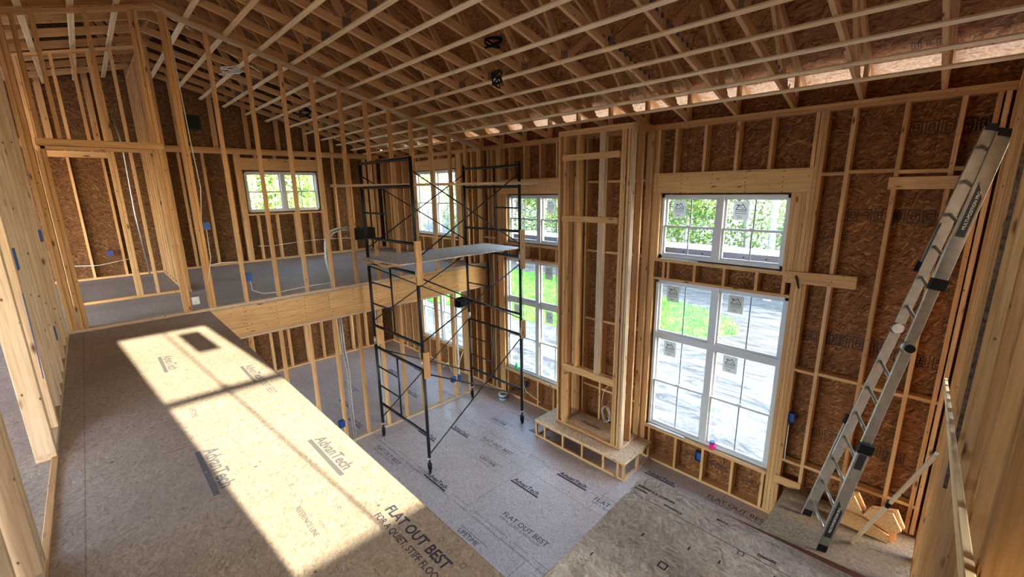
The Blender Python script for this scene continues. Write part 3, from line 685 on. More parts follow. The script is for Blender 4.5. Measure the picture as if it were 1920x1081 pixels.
# ================================================================== SETTING: right stud wall
MB().box(-2.30, 2.58, LY0 - .012, LY0 - .001, .0, ltz).build('sheathing', M['osb_y'], wl)  # unseen panel added to block light from the open back
wr = struct('wall_right', (RX, 3.6, FZ), 'right stud wall running from floor to ceiling')
y = WY - .03; k = 0
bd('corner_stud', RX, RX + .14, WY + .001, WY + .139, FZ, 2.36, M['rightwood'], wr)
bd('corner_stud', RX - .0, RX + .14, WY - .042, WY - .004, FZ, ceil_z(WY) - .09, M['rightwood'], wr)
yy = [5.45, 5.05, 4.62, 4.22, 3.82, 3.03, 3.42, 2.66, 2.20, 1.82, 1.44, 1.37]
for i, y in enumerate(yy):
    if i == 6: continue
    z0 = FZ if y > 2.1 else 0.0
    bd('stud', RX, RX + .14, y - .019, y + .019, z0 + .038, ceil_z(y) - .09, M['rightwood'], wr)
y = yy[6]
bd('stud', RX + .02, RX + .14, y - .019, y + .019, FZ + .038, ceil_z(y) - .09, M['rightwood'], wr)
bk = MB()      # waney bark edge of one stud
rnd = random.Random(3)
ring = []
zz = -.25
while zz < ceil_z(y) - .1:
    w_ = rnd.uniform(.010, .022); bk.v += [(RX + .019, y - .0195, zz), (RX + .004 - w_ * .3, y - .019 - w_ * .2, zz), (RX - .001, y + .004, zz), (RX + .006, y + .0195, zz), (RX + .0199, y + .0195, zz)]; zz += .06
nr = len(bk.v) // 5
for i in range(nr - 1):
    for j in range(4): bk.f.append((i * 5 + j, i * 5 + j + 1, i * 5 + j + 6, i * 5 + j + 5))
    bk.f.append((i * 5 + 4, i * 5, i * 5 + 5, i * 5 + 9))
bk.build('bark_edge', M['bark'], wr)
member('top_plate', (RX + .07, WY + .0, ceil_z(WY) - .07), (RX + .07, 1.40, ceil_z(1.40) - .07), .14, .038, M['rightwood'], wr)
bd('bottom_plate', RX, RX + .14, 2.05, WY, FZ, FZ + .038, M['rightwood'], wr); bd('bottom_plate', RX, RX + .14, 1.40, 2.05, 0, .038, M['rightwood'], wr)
member('diagonal_brace', (.134, 1.16, .65), (.102, 5.50, -.28), .022, .05, M['strap'], wr)
wb_ = struct('wall_back', (.5, -4.25, FZ), 'unseen back wall behind the camera, partly closed to cut the light')
MB().box(-1.6, 2.6, -4.42, -4.31, FZ - .3, 2.6).build('sheathing', M['osb_y'], wb_)  # unseen panel added to cut the back light on the right studs
for x in (-1.6, -6.0, -10.9): bd('corner_stud', x - .07, x + .07, -4.29, -4.15, .002, 2.6, M['wood'], wb_)
# plain gable end wall behind the camera on the right, with the window the sun comes through
we = struct('wall_back_right', (2.6, 0, FZ), 'right end wall behind the camera')
so = (.645, 1.54, 1.336, 2.905)
mb = MB(); mb.box(2.6, 2.74, -2.3, so[0], FZ, 2.9); mb.box(2.6, 2.74, -4.3, -2.3, FZ, .2); mb.box(2.6, 2.74, -4.3, -2.3, 2.6, 2.9); mb.box(2.6, 2.74, so[1], WY + .14, FZ, 2.9); mb.box(2.6, 2.74, so[0], so[1], FZ, so[2]); mb.box(2.6, 2.74, -4.3, WY + .14, so[3], 2.92)  # rear gap added so extra sun behind the camera bounces onto the ceiling
n = len(mb.v); tri = [(-4.3, 2.92), (WY + .14, 2.92), (RID + 4.7, 2.95), (RID, 5.26), (RID - 4.7, 2.95)]
mb.v += [(2.6, y, z) for y, z in tri] + [(2.74, y, z) for y, z in tri]
mb.f += [tuple(n + q for q in range(5)), tuple(n + q for q in reversed(range(5, 10)))] + [(n + i, n + (i + 1) % 5, n + 5 + (i + 1) % 5, n + 5 + i) for i in range(5)]
mb.build('sheathing', M['osb_x'], we)
window((2.6, 0, 0), (0, 1, 0), (1, 0, 0), so[0], so[1], so[2], so[3], [(so[2], so[3], 'DH')], (), units=1, label='double-hung window behind the camera')
MB().box(2.662, 2.663, 1.17, 1.365, 2.48, 2.76).build('window_label', M['white'], we)

# ================================================================== SETTING: roof deck over the trusses
cl = struct('ceiling', (0, RID, CH), 'sloped roof deck of strand board')
XA, XB = GX - .5, 3.1
OH = .75
def roofz(y): return 2.77 + .5 * (WY + .14 - y) if y > RID else 2.77 + .5 * (y + 4.10)
for s in (1, -1):
    ye = WY + .14 + OH if s > 0 else -4.1 - OH
    mb = MB(); a = (ye, roofz(ye)); b = (RID, roofz(RID + .0001))
    mb.v += [(XA, a[0], a[1]), (XB, a[0], a[1]), (XB, b[0], b[1]), (XA, b[0], b[1]), (XA, a[0], a[1] + .012), (XB, a[0], a[1] + .012), (XB, b[0], b[1] + .012), (XA, b[0], b[1] + .012)]
    mb.f += [(0, 1, 2, 3), (7, 6, 5, 4), (0, 4, 5, 1), (1, 5, 6, 2), (2, 6, 7, 3), (3, 7, 4, 0)]
    mb.build('roof_sheathing', M['osb_roof'], cl)
    mb = MB(); mb.v += [(XA, a[0], a[1] + .014), (XB, a[0], a[1] + .014), (XB, b[0], b[1] + .014), (XA, b[0], b[1] + .014)]; mb.v += [(v[0], v[1], v[2] + .02) for v in mb.v]
    mb.f += [(0, 1, 2, 3), (7, 6, 5, 4), (0, 4, 5, 1), (1, 5, 6, 2), (2, 6, 7, 3), (3, 7, 4, 0)]
    mb.build('roof_covering', M['wrap'], cl)
M['eave_glow'] = osb_mat('eave_glow_strand_board', 2, [(0.56, 0.36, 0.20), (0.76, 0.55, 0.35), (0.84, 0.63, 0.42), (0.78, 0.57, 0.37), (0.88, 0.72, 0.52)], 0.8)  # bounced daylight painted in as paler strands along the lit eave band
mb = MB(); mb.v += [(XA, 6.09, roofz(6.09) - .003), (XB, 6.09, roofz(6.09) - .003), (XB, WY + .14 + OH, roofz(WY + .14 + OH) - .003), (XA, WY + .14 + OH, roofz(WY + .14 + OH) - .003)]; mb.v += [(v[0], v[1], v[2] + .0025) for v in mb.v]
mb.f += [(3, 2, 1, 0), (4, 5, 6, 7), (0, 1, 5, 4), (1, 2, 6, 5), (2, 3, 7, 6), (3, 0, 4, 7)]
mb.build('eave_glow_strip', M['eave_glow'], cl)
# stencils on the roof deck
for x, y, n in ((-1.35, 4.9, 4), (-2.9, 3.9, 2), (-3.5, 5.0, 4), (-.7, 4.3, 4), (-5.4, 3.0, 4), (-2.4, 4.7, 3), (-.6, 5.9, 3), (-4.8, 2.4, 3)):
    sl = math.sqrt(1.25); z = roofz(y) - .001
    stamp('stencilled_lettering', n, FRAME((x, y, z), (1, 0, 0), (0, 1 / sl, -.5 / sl), Vector((1, 0, 0)).cross(Vector((0, 1 / sl, -.5 / sl)))), .1, M['ink3'], cl)
bd('fascia', XA, XB, WY + .14 + OH, WY + .14 + OH + .02, roofz(WY + .14 + OH) - .10, roofz(WY + .14 + OH) + .02, M['pale'], cl)

# ------------------------------------------------------------------ roof trusses (each one a thing)
ORD = ['first', 'second', 'third', 'fourth', 'fifth', 'sixth', 'seventh', 'eighth', 'ninth', 'tenth', 'eleventh', 'twelfth', 'thirteenth', 'fourteenth', 'fifteenth', 'sixteenth', 'seventeenth', 'eighteenth', 'nineteenth', 'twentieth']
BP = [(0.0, None), (1.55, None), (3.2, None), (4.85, None)]
def truss(x, label):
    t = empty('roof_truss', (x, RID, CH)); tag(t, label, 'roof truss', 'scissor trusses carrying the roof')
    c = .0886
    for s in (1, -1):
        def P(d, z): return (x, RID + s * d, z)
        def bz(d): return CH + .0445 - KS * d
        def tz(d): return roofz(RID + .0001) - .5 * d - .055
        member('bottom_chord', P(0, bz(0)), P(5.02, bz(5.02)), .038, .0886, M['truss'], t)
        member('top_chord', P(0, tz(0)), P(5.78, tz(5.78)), .038, .0886, M['truss'], t)
        webs = [((1.5, 'b'), (.75, 't')), ((1.5, 'b'), (2.3, 't')), ((3.1, 'b'), (2.3, 't')), ((3.1, 'b'), (3.75, 't')), ((4.55, 'b'), (3.75, 't')), ((4.98, 'b'), (4.98, 't'))]
        if s > 0: webs.append(((0.0, 'b'), (0.0, 't')))
        webs.append(((0.0, 'b'), (.75, 't')))
        for (d0, k0), (d1, k1) in webs:
            member('web', P(d0, bz(d0) + .02), P(d1, tz(d1) - .02), .036, .0886, M['truss'], t, side=(0, 1, 0.01))
        if s > 0:
            for d in (1.5, 3.1):
                MB().box(x + .0192, x + .0202, RID + d - .055, RID + d + .055, bz(d) - .03, bz(d) + .09).build('nail_plate', M['plate'], t)
    return t
xt = [-.31 - .606 * i for i in range(18)]
for i, x in enumerate(xt):
    if x > PX: lab = 'scissor truss over the great room, %s counted leftward from the right stud wall' % ORD[i]
    else: lab = 'scissor truss beyond the stud partition, %s counted from the partition' % ORD[i - 11]
    truss(x, lab)
for i, x in enumerate((.30, .906, 1.51, 2.12)):
    truss(x, 'scissor truss right of the right stud wall, %s counted away from it' % ORD[i])

# ------------------------------------------------------------------ furring strips under the trusses
SY = [5.42, 5.10, 4.74, 4.37, 3.98, 3.60, 3.20, 2.82, 2.42, 2.03, 1.64, 1.25]
def strip(y, label):
    zz = ceil_z(y) - .0105
    o = member('furring_strip', (GX + .05, y, zz), (RX - .004 if False else 2.5, y, zz), .058, .019, M['strap'], None, side=(0, KS if y > RID else -KS, 1))
    tag(o, label, 'ceiling strip', 'strips nailed across the truss bottoms')
for i, y in enumerate(SY): strip(y, 'pale strip across the trusses, %s counted from the window wall' % ORD[i])
for i, y in enumerate((.62, .24, -.15, -.54, -.93, -1.33)): strip(y, 'pale strip on the far slope past the ridge, %s counted from the ridge' % ORD[i])

# ================================================================== THINGS: chimney chase and hearth
HX0, HX1, HY0, HZ0, HZ1 = -4.735, -2.945, 5.075, FZ, -2.425
hp = empty('hearth_platform', ((HX0 + HX1) / 2, (HY0 + WY) / 2, FZ)); tag(hp, 'low raised hearth box with open cubbies under a strand board top, below the chimney chase', 'hearth')
MB().box(HX0 - .005, HX1 + .005, HY0 - .005, WY - .001, HZ1 - .019, HZ1).build('top_panel', M['hearth'], hp)
bd('plate', HX0, HX1, HY0, HY0 + .038, FZ, FZ + .038, M['wood'], hp); bd('plate', HX0, HX1, HY0, HY0 + .038, HZ1 - .058, HZ1 - .02, M['wood'], hp)
for x in (HX0 + .001, HX1 - .039):
    bd('plate', x, x + .038, HY0 + .04, WY - .002, FZ, FZ + .038, M['pale'], hp); bd('plate', x, x + .038, HY0 + .04, WY - .002, HZ1 - .058, HZ1 - .02, M['pale'], hp)
    bd('post', x, x + .038, HY0 + .001, HY0 + .037, FZ + .039, HZ1 - .059, M['wood'], hp); bd('post', x, x + .038, HY0 + .38, HY0 + .418, FZ + .039, HZ1 - .059, M['wood'], hp)
for x in (-4.52, -4.12, -3.72, -3.32, -3.06): bd('post', x - .019, x + .019, HY0 + .001, HY0 + .037, FZ + .039, HZ1 - .059, M['wood'], hp)
bd('plate', HX0, HX1, WY - .042, WY - .004, HZ1 - .058, HZ1 - .02, M['wood'], hp)

ch = empty('chimney_chase', (-3.81, 5.55, HZ1)); tag(ch, 'tall narrow framed chimney chase standing on the hearth between the two window stacks', 'chimney chase')
CY = 5.30; CX0, CX1 = -4.44, -3.165; CT = 2.355; CB = HZ1 + .039
def cv(x0, x1, y0, y1, z0=CB, z1=CT - .077, mat='wood'): bd('stud', x0, x1, y0, y1, z0, z1, M[mat], ch)
bd('top_plate', CX0, CX1, CY, CY + .089, CT - .038, CT, M['wood'], ch); bd('top_plate', CX0, CX1, CY, CY + .089, CT - .076, CT - .0385, M['wood'], ch)
bd('bottom_plate', CX0, -4.30, CY, CY + .089, HZ1, HZ1 + .038, M['wood'], ch); bd('bottom_plate', -4.299, CX1, CY, CY + .089, HZ1, HZ1 + .038, M['wood'], ch)
for x in (CX0, CX1 - .089):
    bd('top_plate', x, x + .089, CY + .09, WY - .004, CT - .038, CT, M['wood'], ch); bd('top_plate', x, x + .089, CY + .09, WY - .004, CT - .076, CT - .0385, M['wood'], ch)
    bd('bottom_plate', x, x + .089, CY + .09, WY - .004, HZ1, HZ1 + .038, M['pale'], ch)
cv(CX0, CX0 + .038, CY, CY + .089); cv(CX0 + .04, CX0 + .078, CY + .05, CY + .088)
cv(-4.335, -4.297, CY, CY + .089); cv(-4.295, -4.257, CY, CY + .089, CB, -1.50)
cv(-4.085, -4.047, CY, CY + .089, -1.302)
cv(-3.695, -3.600, CY + .001, CY + .037, -1.302, mat='pale')
cv(-3.345, -3.307, CY, CY + .089, CB, -1.42); cv(-3.345, -3.307, CY, CY + .089, -1.302); cv(-3.305, -3.267, CY, CY + .089)
cv(-3.254, -3.216, CY + .01, CY + .089, mat='brownwood'); cv(CX1 - .038, CX1, CY, CY + .089, mat='pale')
cv(CX1 - .089, CX1, 5.56, 5.598, mat='wood'); cv(CX1 - .089, CX1, WY - .045, WY - .006)
cv(CX0, CX0 + .089, 5.56, 5.598); cv(CX0, CX0 + .089, WY - .045, WY - .006)
bd('header', -4.297, -3.307, CY - .001, CY + .037, -1.42, -1.305, M['wood'], ch) if False else bd('header', -4.296, -3.308, CY - .004, CY + .036, -1.425, -1.304, M['wood'], ch)
bd('header', -4.256, -3.346, CY + .05, CY + .088, -1.425, -1.304, M['wood'], ch)
for z in (1.925, 1.035): bd('cross_rail', -4.335, -3.345, CY - .0385, CY - .0005, z, z + .085, M['wood'], ch)
# coil of cable inside the firebox
pts = [(-3.68, 5.83, -1.62), (-3.80, 5.78, -1.80), (-3.83, 5.76, -2.0), (-3.79, 5.74, -2.12)]
for k in range(40):
    a = k / 40 * 2 * math.pi * 3 + 1.6; r = .085 + .012 * math.sin(k * 1.3)
    pts.append((-3.72 + r * math.cos(a) * .8, 5.70 - .06 * math.sin(a) * .5 + .002 * k, -2.20 + .155 * math.sin(a) + .004 * math.sin(k)))
cb = MB().tube(pts, .0045, 6).build('cable_coil', M['wire'], smooth=True); tag(cb, 'coil of white cable hanging inside the framed firebox opening', 'cable')
bd('blocking', -3.92, -3.30, WY + .01, WY + .045, -1.62, -1.585, M['wood'], wf)
st = text('printed_lettering', 'AdvanTech', Matrix.Translation((-4.1, 5.60, HZ1 + .0007)) @ Matrix.Rotation(-.02, 4, 'Z'), .075, M['ink'], hp)
MB().box(-4.12, -3.72, 5.575, 5.59, 0, .0006).build('printed_lettering', M['ink'], hp, Matrix.Translation((0, 0, HZ1 + .0002)))

# ================================================================== THINGS: rolling scaffold tower
sc = empty('scaffold_tower', (-5.93, 4.15, FZ)); tag(sc, 'black rolling scaffold tower of tube frames and crossed braces on casters', 'scaffold')
SX0, SX1, SY0, SY1 = -6.66, -5.19, 3.17, 5.20
JZ = [FZ + .24, -.93, .42, 1.97]
R_ = .0255
def frame(y, z0, z1, bars, ladder_side, rungs, lz0, lz1):
    mb = MB()
    for x in (SX0, SX1): mb.tube([(x, y, z0), (x, y, z1)], R_, 10)
    for z in bars: mb.tube([(SX0, y, z), (SX1, y, z)], .023, 8)
    xi = SX0 + .70 if ladder_side < 0 else SX1 - .62; xo = SX0 if ladder_side < 0 else SX1
    mb.tube([(xi, y, lz0), (xi, y, lz1)], .015, 8)
    for z in rungs: mb.tube([(xo, y, z), (xi, y, z)], .0135, 8)
    return mb.build('end_frame', M['steel'], sc, smooth=True)
frame(SY0, JZ[0], JZ[1], (-2.09, -1.045), -1, (-1.75, -1.40), -2.09, -1.045)
frame(SY0, JZ[1], JZ[2], (-.66, .40), -1, (-.05, .22) if False else (-.28, .08), -.66, .40)
frame(SY0, JZ[2], JZ[3], (.81, 1.585, 1.945), 1 if False else -1, (1.20,), .81, 1.585)
frame(SY1, JZ[0], JZ[1], (-2.06, -1.0), -1, (-1.75, -1.38), -2.06, -1.0)
frame(SY1, JZ[1], JZ[2], (-.62, .40), -1, (-.25, .10), -.62, .40)
frame(SY1, JZ[2], JZ[3], (.83, 1.57, 1.905), 1, (1.22,), .83, 1.905)
TI = [(-2.40, -1.08, -2.15, -1.02), (-.60, .35, -.70, .30), (.62, 1.78, .60, 1.80)]
for x in (SX0 - .03, SX1 + .03):
    for a0, b1, b0, a1 in TI:
        member_a = MB().tube([(x, SY0, a0), (x, SY1, a1)], .0105, 8).build('cross_brace', M['steel'], sc, smooth=True)
        MB().tube([(x + (.012 if x > -6 else -.012), SY0, b1), (x + (.012 if x > -6 else -.012), SY1, b0)], .0105, 8).build('cross_brace', M['steel'], sc, smooth=True)
MB().tube([(SX0 + .02, SY1, -2.33), (SX1, SY0, -2.33)], .012, 8).build('floor_brace', M['galv'], sc, smooth=True) if False else None
for x in (SX0, SX1):
    for y in (SY0, SY1):
        for z in JZ[1:3]: MB().tube([(x, y, z - .07), (x, y, z + .07)], .0285, 10).build('coupling_pin', M['galv'], sc, smooth=True)
        c = MB().tube([(x, y, FZ + .16), (x, y, FZ + .30)], .017, 8).box(x - .03, x + .03, y - .024, y + .024, FZ + .145, FZ + .16).box(x - .03, x - .024, y - .02, y + .02, FZ + .05, FZ + .15).box(x + .024, x + .03, y - .02, y + .02, FZ + .05, FZ + .15)
        c = c.build('caster', M['steel'], sc)
        MB().tube([(x, y, FZ + .235), (x, y, FZ + .262)], .034, 12).build('collar', M['galv'], c, smooth=True)
        MB().tube([(x - .010, y - .015, FZ + .0655), (x + .010, y + .015, FZ + .0655)], .065, 20).build('wheel', M['black'], c, smooth=False)
for x, y, z0, z1 in ((SX1 + .045, SY0 + .0, .25, .86), (SX1 + .05, SY1, .20, .86), (SX1 + .05, SY1, -1.05, -.72), (SX0 + .05, SY0 + .05, -1.0, -.62), (SX1 + .05, SY0 + .02, -1.15, -.75)):
    bd('wood_block', x - .019 + (.01 if x > -6 else 0), x + .019 + (.01 if x > -6 else 0), y - .045, y + .045, z0, z1, M['wood'], sc)
# platform boards on the tower
py0, py1 = SY0 - .12, SY1 + .42
for i, x in enumerate((-6.72, -6.44, -6.16)):
    o = bd('scaffold_plank', x + .075, x + .345, py0 + .06 * (i % 2), py1 + .05 * ((i + 1) % 2), .425, .463, M['wood'])
    tag(o, ('rough wooden plank under the plywood on the scaffold, %s' % ['nearest the stud partition', 'in the middle of three', 'nearest the room'][i]), 'plank', 'planks bridging the scaffold')
pw = MB().prism([(-6.70, py0 + .04), (-5.62, py0 + .10), (-5.62, py1 + .02), (-6.66, py1 + .04)], .4635, .482).build('plywood_sheet', M['sheet']); tag(pw, 'worn grey sheet of plywood laid as the scaffold platform', 'plywood')
pk = member('scaffold_pick', (-6.98, 2.84, 1.622), (-4.98, 5.40, 1.622), .19, .040, M['pale'], None); tag(pk, 'long narrow grey board lying across the upper bars of the scaffold', 'plank')

# ================================================================== THINGS: landing, ladder and loose lumber at the right
LZ = -2.20
ld = empty('stair_landing', (-.5, 4.8, FZ)); tag(ld, 'low stair landing topped with strand board in the corner under the ladder', 'landing')
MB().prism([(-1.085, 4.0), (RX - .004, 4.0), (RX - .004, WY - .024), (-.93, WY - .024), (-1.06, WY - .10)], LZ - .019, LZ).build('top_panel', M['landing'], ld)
bd('joist', -1.07, -1.032, 4.01, WY - .12, FZ, LZ - .0195, M['wood'], ld); bd('joist', -1.03, RX - .005, 4.01, 4.048, FZ, LZ - .0195, M['wood'], ld)
bd('joist', -.5, -.462, 4.05, WY - .03, FZ, LZ - .0195, M['wood'], ld)
text('printed_lettering', 'AdvanTech', Matrix.Translation((-1.0, 5.10, LZ + .0007)), .09, M['ink2'], ld)

L0, L1 = Vector((-.765, 5.40, LZ)), Vector((.045, 5.79, 1.99)); R0, R1 = Vector((-.53, 4.915, LZ)), Vector((.118, 5.27, 1.90))
lad = empty('multi_position_ladder', tuple((L0 + R0) / 2)); tag(lad, 'long hinged aluminium ladder leaning from the landing into the right corner', 'ladder')
def LP(side, t): return (L0.lerp(L1, t) if side == 'L' else R0.lerp(R1, t))
upv = ((L1 - L0).normalized() + (R1 - R0).normalized()).normalized(); acr = (R0 - L0).normalized(); dep = acr.cross(upv).normalized()
def rail(side, t0, t1, inset, w, name='rail', mat='alu'):
    s = 1 if side == 'L' else -1
    p0, p1 = LP(side, t0) + acr * s * inset, LP(side, t1) + acr * s * inset
    o = member(name, p0, p1, .022, w, M[mat], lad, side=dep); return o
def rung(t, inset):
    a, b = LP('L', t) + acr * (inset + .01), LP('R', t) - acr * (inset + .01)
    MB().tube([a, b], .0165, 8).build('rung', M['alu'], lad, smooth=True)
HG = .555
for s in 'LR':
    rail(s, 0.0, .30, .0, .105); rail(s, .20, HG - .012, .028, .088)
    rail(s, HG + .012, .80, .028, .088); rail(s, .70, 1.0, .0, .105)
    q = 1 if s == 'L' else -1
    h = LP(s, HG) + acr * q * .028
    hb = MB().tube([h - acr * .020, h + acr * .020], .050, 18).build('hinge', M['galv'], lad)
    MB().tube([h - acr * .03 * q, h - acr * .052 * q], .038, 14).build('hinge_knob', M['black'], hb)
    for t in (.30, .70):
        p = LP(s, t); member('lock_bracket', p - upv * .05 - acr * q * .004, p + upv * .05 - acr * q * .004, .048, .12, M['black'], lad, side=dep)
    for t in (0.0, 1.0):
        p = LP(s, t); e = upv if t == 0 else -upv
        member('end_cap', p + e * (.004 if t == 0 else -.03), p + e * (.085 if t == 0 else .03), .026, .09, M['black'], lad, side=dep)
n = 14
for i in range(n):
    t = .045 + i * .0705
    if abs(t - HG) < .02: continue
    rung(t, .0 if (t < .30 or t > .70) else .03)
# labels on the near rail: black bands with white print
def railpt(t, d=0): return LP('R', t) + acr * .0116 + dep * d
zc = acr.normalized()
for t0, t1 in ((.045, .20), (.80, .955), (.245, .285)):
    a, b = railpt(t0), railpt(t1); yv = dep; xv = (b - a).normalized(); zv = xv.cross(yv)
    if zv.dot(acr) < 0: yv = -yv; zv = -zv
    mb = MB().box(0, (b - a).length, -.032, .032, 0, .0012); mb.build('rail_label', M['black_label'], lad, FRAME(a, xv, yv, zv))
    if t1 - t0 > .1: text('label_lettering', 'MULTI-POSITION PRO', FRAME(a + xv * .06 + yv * -.012 + zv * .0015, xv, yv, zv), .032, M['white'], lad)
# upright stud offcuts / stringer offcuts
def offcut(poly, y, label):
    o = MB().prism(poly, 0, .038).build('stringer_offcut', M['wood'], None, FRAME((0, y, LZ + .001), (1, 0, 0), (0, 0, 1), (0, -1, 0))); tag(o, label, 'offcut', None)
offcut([(-.50, 0), (-.055, 0), (-.055, .09), (-.30, .17), (-.50, .16)], 5.56, 'low plank offcut standing in front of the notched stringer pieces')
offcut([(-.46, 0), (-.02, 0), (-.02, .10), (.03, .17), (-.06, .33), (-.25, .27), (-.29, .19), (-.39, .36), (-.47, .33)], 5.605, 'notched stair stringer offcut standing on the landing behind the ladder foot')
offcut([(-.43, 0), (.0, 0), (.0, .12), (.05, .19), (-.03, .36), (-.23, .29), (-.27, .22), (-.36, .39), (-.44, .36)], 5.65, 'second notched stringer offcut, rearmost of the stack behind the ladder foot')
lv = member('spirit_level', (-.315, 5.27, LZ + .02), (.128, 4.62, -.62), .028, .05, M['pale'], None, side=(0, 1, 0)); tag(lv, 'long pale level leaning from the landing against the right studs', 'level')
mid = Vector((-.315, 5.27, LZ + .02)).lerp(Vector((.128, 4.62, -.62)), .50)
dv = (Vector((.128, 4.62, -.62)) - Vector((-.315, 5.27, LZ + .02))).normalized()
member('vial_label', mid - dv * .04, mid + dv * .04, .031, .053, M['black'], lv, side=(0, 1, 0))

# ================================================================== THINGS: services
def ebox(name, x0, x1, y0, y1, z0, z1, label, mat='blue', cat='electrical box', group=None):
    t = .003; open_ax = (x1 - x0, y1 - y0, z1 - z0)
    mb = MB(); mb.box(x0, x1, y0, y1, z0, z0 + t).box(x0, x1, y0, y1, z1 - t, z1).box(x0, x0 + t, y0, y1, z0 + t, z1 - t).box(x1 - t, x1, y0, y1, z0 + t, z1 - t)
    mb.box(x0 + t, x1 - t, (y0 + y1) / 2 - t, (y0 + y1) / 2 + t, z0 + t, z1 - t) if y1 - y0 < .2 else None
    mb.box(x0 - .004, x0 + .0, y0 + .01, y0 + .022, z0 + .02, z0 + .05)
    o = mb.build(name, M[mat]); tag(o, label, cat, group)
    for sgn in (0,): pass
    return o
G = 'electrical boxes on the studs'
ebox('electrical_box', -4.17, -4.075, LY1 - .05, LY1 + .004, 1.08, 1.215, 'blue two-gang box high on the pale left studs, nearest the camera', group=G)
ebox('electrical_box', -6.60, -6.53, LY1 - .05, LY1 + .004, 1.08, 1.20, 'blue single box on the left studs near the doorway corner', group=G)
ebox('electrical_box', -5.43, -5.37, LY1 - .05, LY1 + .004, .30, .42, 'small blue box low on the pale left studs', group=G)
ebox('electrical_box', PX - .07, PX + .003, 1.062, 1.135, 1.07, 1.17, 'blue box at mid height on the partition stud left of the gable window', group=G)
ebox('electrical_box', PX - .07, PX + .003, 1.452, 1.53, .32, .44, 'blue box low on the partition, second stud right of the doorway corner', group=G)
ebox('electrical_box', PX - .07, PX + .003, 2.50, 2.588, -2.40, -2.28, 'blue box on the lower partition stud above the deck edge', group=G)
ebox('electrical_box', PX - .07, PX + .003, 4.865, 4.955, -2.36, -2.25, 'blue box on the lower partition behind the scaffold', group=G)
ebox('electrical_box', PX - .07, PX + .003, 4.998, 5.075, -2.36, -2.25, 'dark blue box just right of the other box behind the scaffold', group=G)
ebox('electrical_box', -5.83, -5.742, WY, WY + .07, -2.44, -2.33, 'blue box under the left window sill beside the scaffold foot', group=G)
ebox('electrical_box', -2.25, -2.167, WY, WY + .07, -2.42, -2.28, 'blue box under the sill of the tall right window', group=G)
ebox('electrical_box', -1.165, -1.10, WY + .0, WY + .07, -1.36, -1.24, 'dark blue box in the stud bay right of the tall window', group=G)
ebox('electrical_box', -11.14, -11.06, .15, .24, .42, .53, 'dark box on the far wall seen through the doorway', mat='navy', group=G)
ebox('electrical_box', PX - .05, PX + .02, .80, .88, .12, .22, 'grey metal box low beside the doorway studs', mat='galv', group=G)
tp = member('blue_strap', (-3.97, LY1 + .004, .95), (-3.86, LY1 + .004, .42), .003, .03, M['blue'], None, side=(1, 0, 0)); tag(tp, 'blue plastic strip hanging down the pale left studs', 'strap')

vb = MB().box(PX - .16, PX - .0, 3.08, 3.44, .76, .94); 
for k in range(9): vb.box(PX - .16, PX - .15, 3.09 + k * .04, 3.105 + k * .04, .94, .95)
vb = vb.build('duct_box', M['black']); tag(vb, 'black duct box between partition studs at the scaffold platform height', 'duct box')
vb = MB().box(PX - .20, PX - .0, 5.10, 5.34, -.80, -.64).box(PX - .1, PX + .06, 5.12, 5.33, -.78, -.66).build('duct_box', M['black']); tag(vb, 'black duct box under the beam end beside the lower window', 'duct box')
vb = MB().box(PX - 1.1, PX - .8, 1.12, 1.36, 2.42, 2.60).build('duct_box', M['black']); tag(vb, 'black duct box high behind the partition near the doorway', 'duct box') if False else tag(vb, 'black duct box high behind the partition near the doorway', 'duct box')
# bundle of insulated lines arching out of the floor, and its run in the storey below
lb = empty('line_set', (PX - .25, 2.9, 0)); tag(lb, 'bundle of silver insulated lines arching up behind the partition', 'pipes')
for k in range(4):
    dx, dy = (k % 2) * .035, (k // 2) * .035
    pts = [(PX - .16 - dx, 3.04, .92 + dy), (PX - .17 - dx, 2.92, .93 + dy), (PX - .19 - dx, 2.80 - dy, .88 + dy), (PX - .2 - dx, 2.71 - dy, .74), (PX - .2 - dx, 2.69 - dy, .5), (PX - .19 - dx, 2.72 - dy, .25), (PX - .17 - dx, 2.78 - dy, 0.005)]
    MB().tube(pts, .0135, 8).build('line', M['foil'], lb, smooth=True)
lb = empty('line_set', (PX - .25, 2.8, FZ)); tag(lb, 'bundle of silver insulated lines running down the lower partition to the floor', 'pipes')
for k in range(4):
    dx, dy = (k % 2) * .035, (k // 2) * .036
    pts = [(PX - .05 - dx, 2.69 + dy, -.41), (PX - .05 - dx, 2.70 + dy, -1.0), (PX - .05 - dx, 2.74 + dy, -1.5), (PX - .04 - dx, 2.72 + dy, -2.1), (PX - .04 - dx, 2.73 + dy, FZ + .045)]
    MB().tube(pts, .0135, 8).build('line', M['foil'], lb, smooth=True)
def pipe(name, pts, r, mat, label, cat='pipe', group=None):
    o = MB().tube(pts, r, 8).build(name, M[mat], smooth=True); tag(o, label, cat, group); return o
pipe('vent_pipe', [(PX - .2, 3.40, -.42), (PX - .2, 3.41, -1.4), (PX - .2, 3.43, FZ + .002)], .018, 'pvc', 'thin white pipe standing in the room under the upper floor')
pipe('vent_pipe', [(PX - .12, 3.32, .75), (PX - .12, 3.33, .3), (PX - .12, 3.34, .002)], .015, 'pvc', 'thin pipe dropping from the black duct box to the upper floor')
pipe('vent_pipe', [(PX - .13, 5.12, -.42), (PX - .13, 5.13, FZ + .04)], .024, 'pvc', 'white pipe at the end of the lower partition behind the scaffold wheel')
pipe('conduit', [(-10.98, .62, 3.0), (-10.98, .68, 2.4), (-10.98, .66, 1.2), (-10.98, .70, .002)], .014, 'galv', 'thin pale conduit seen through the doorway')
pipe('vent_pipe', [(-10.95, 1.22, 2.95), (-10.95, 1.22, 2.0), (-10.95, 1.2, .002)], .03, 'galv', 'grey pipe on the gable wall behind the doorway corner')
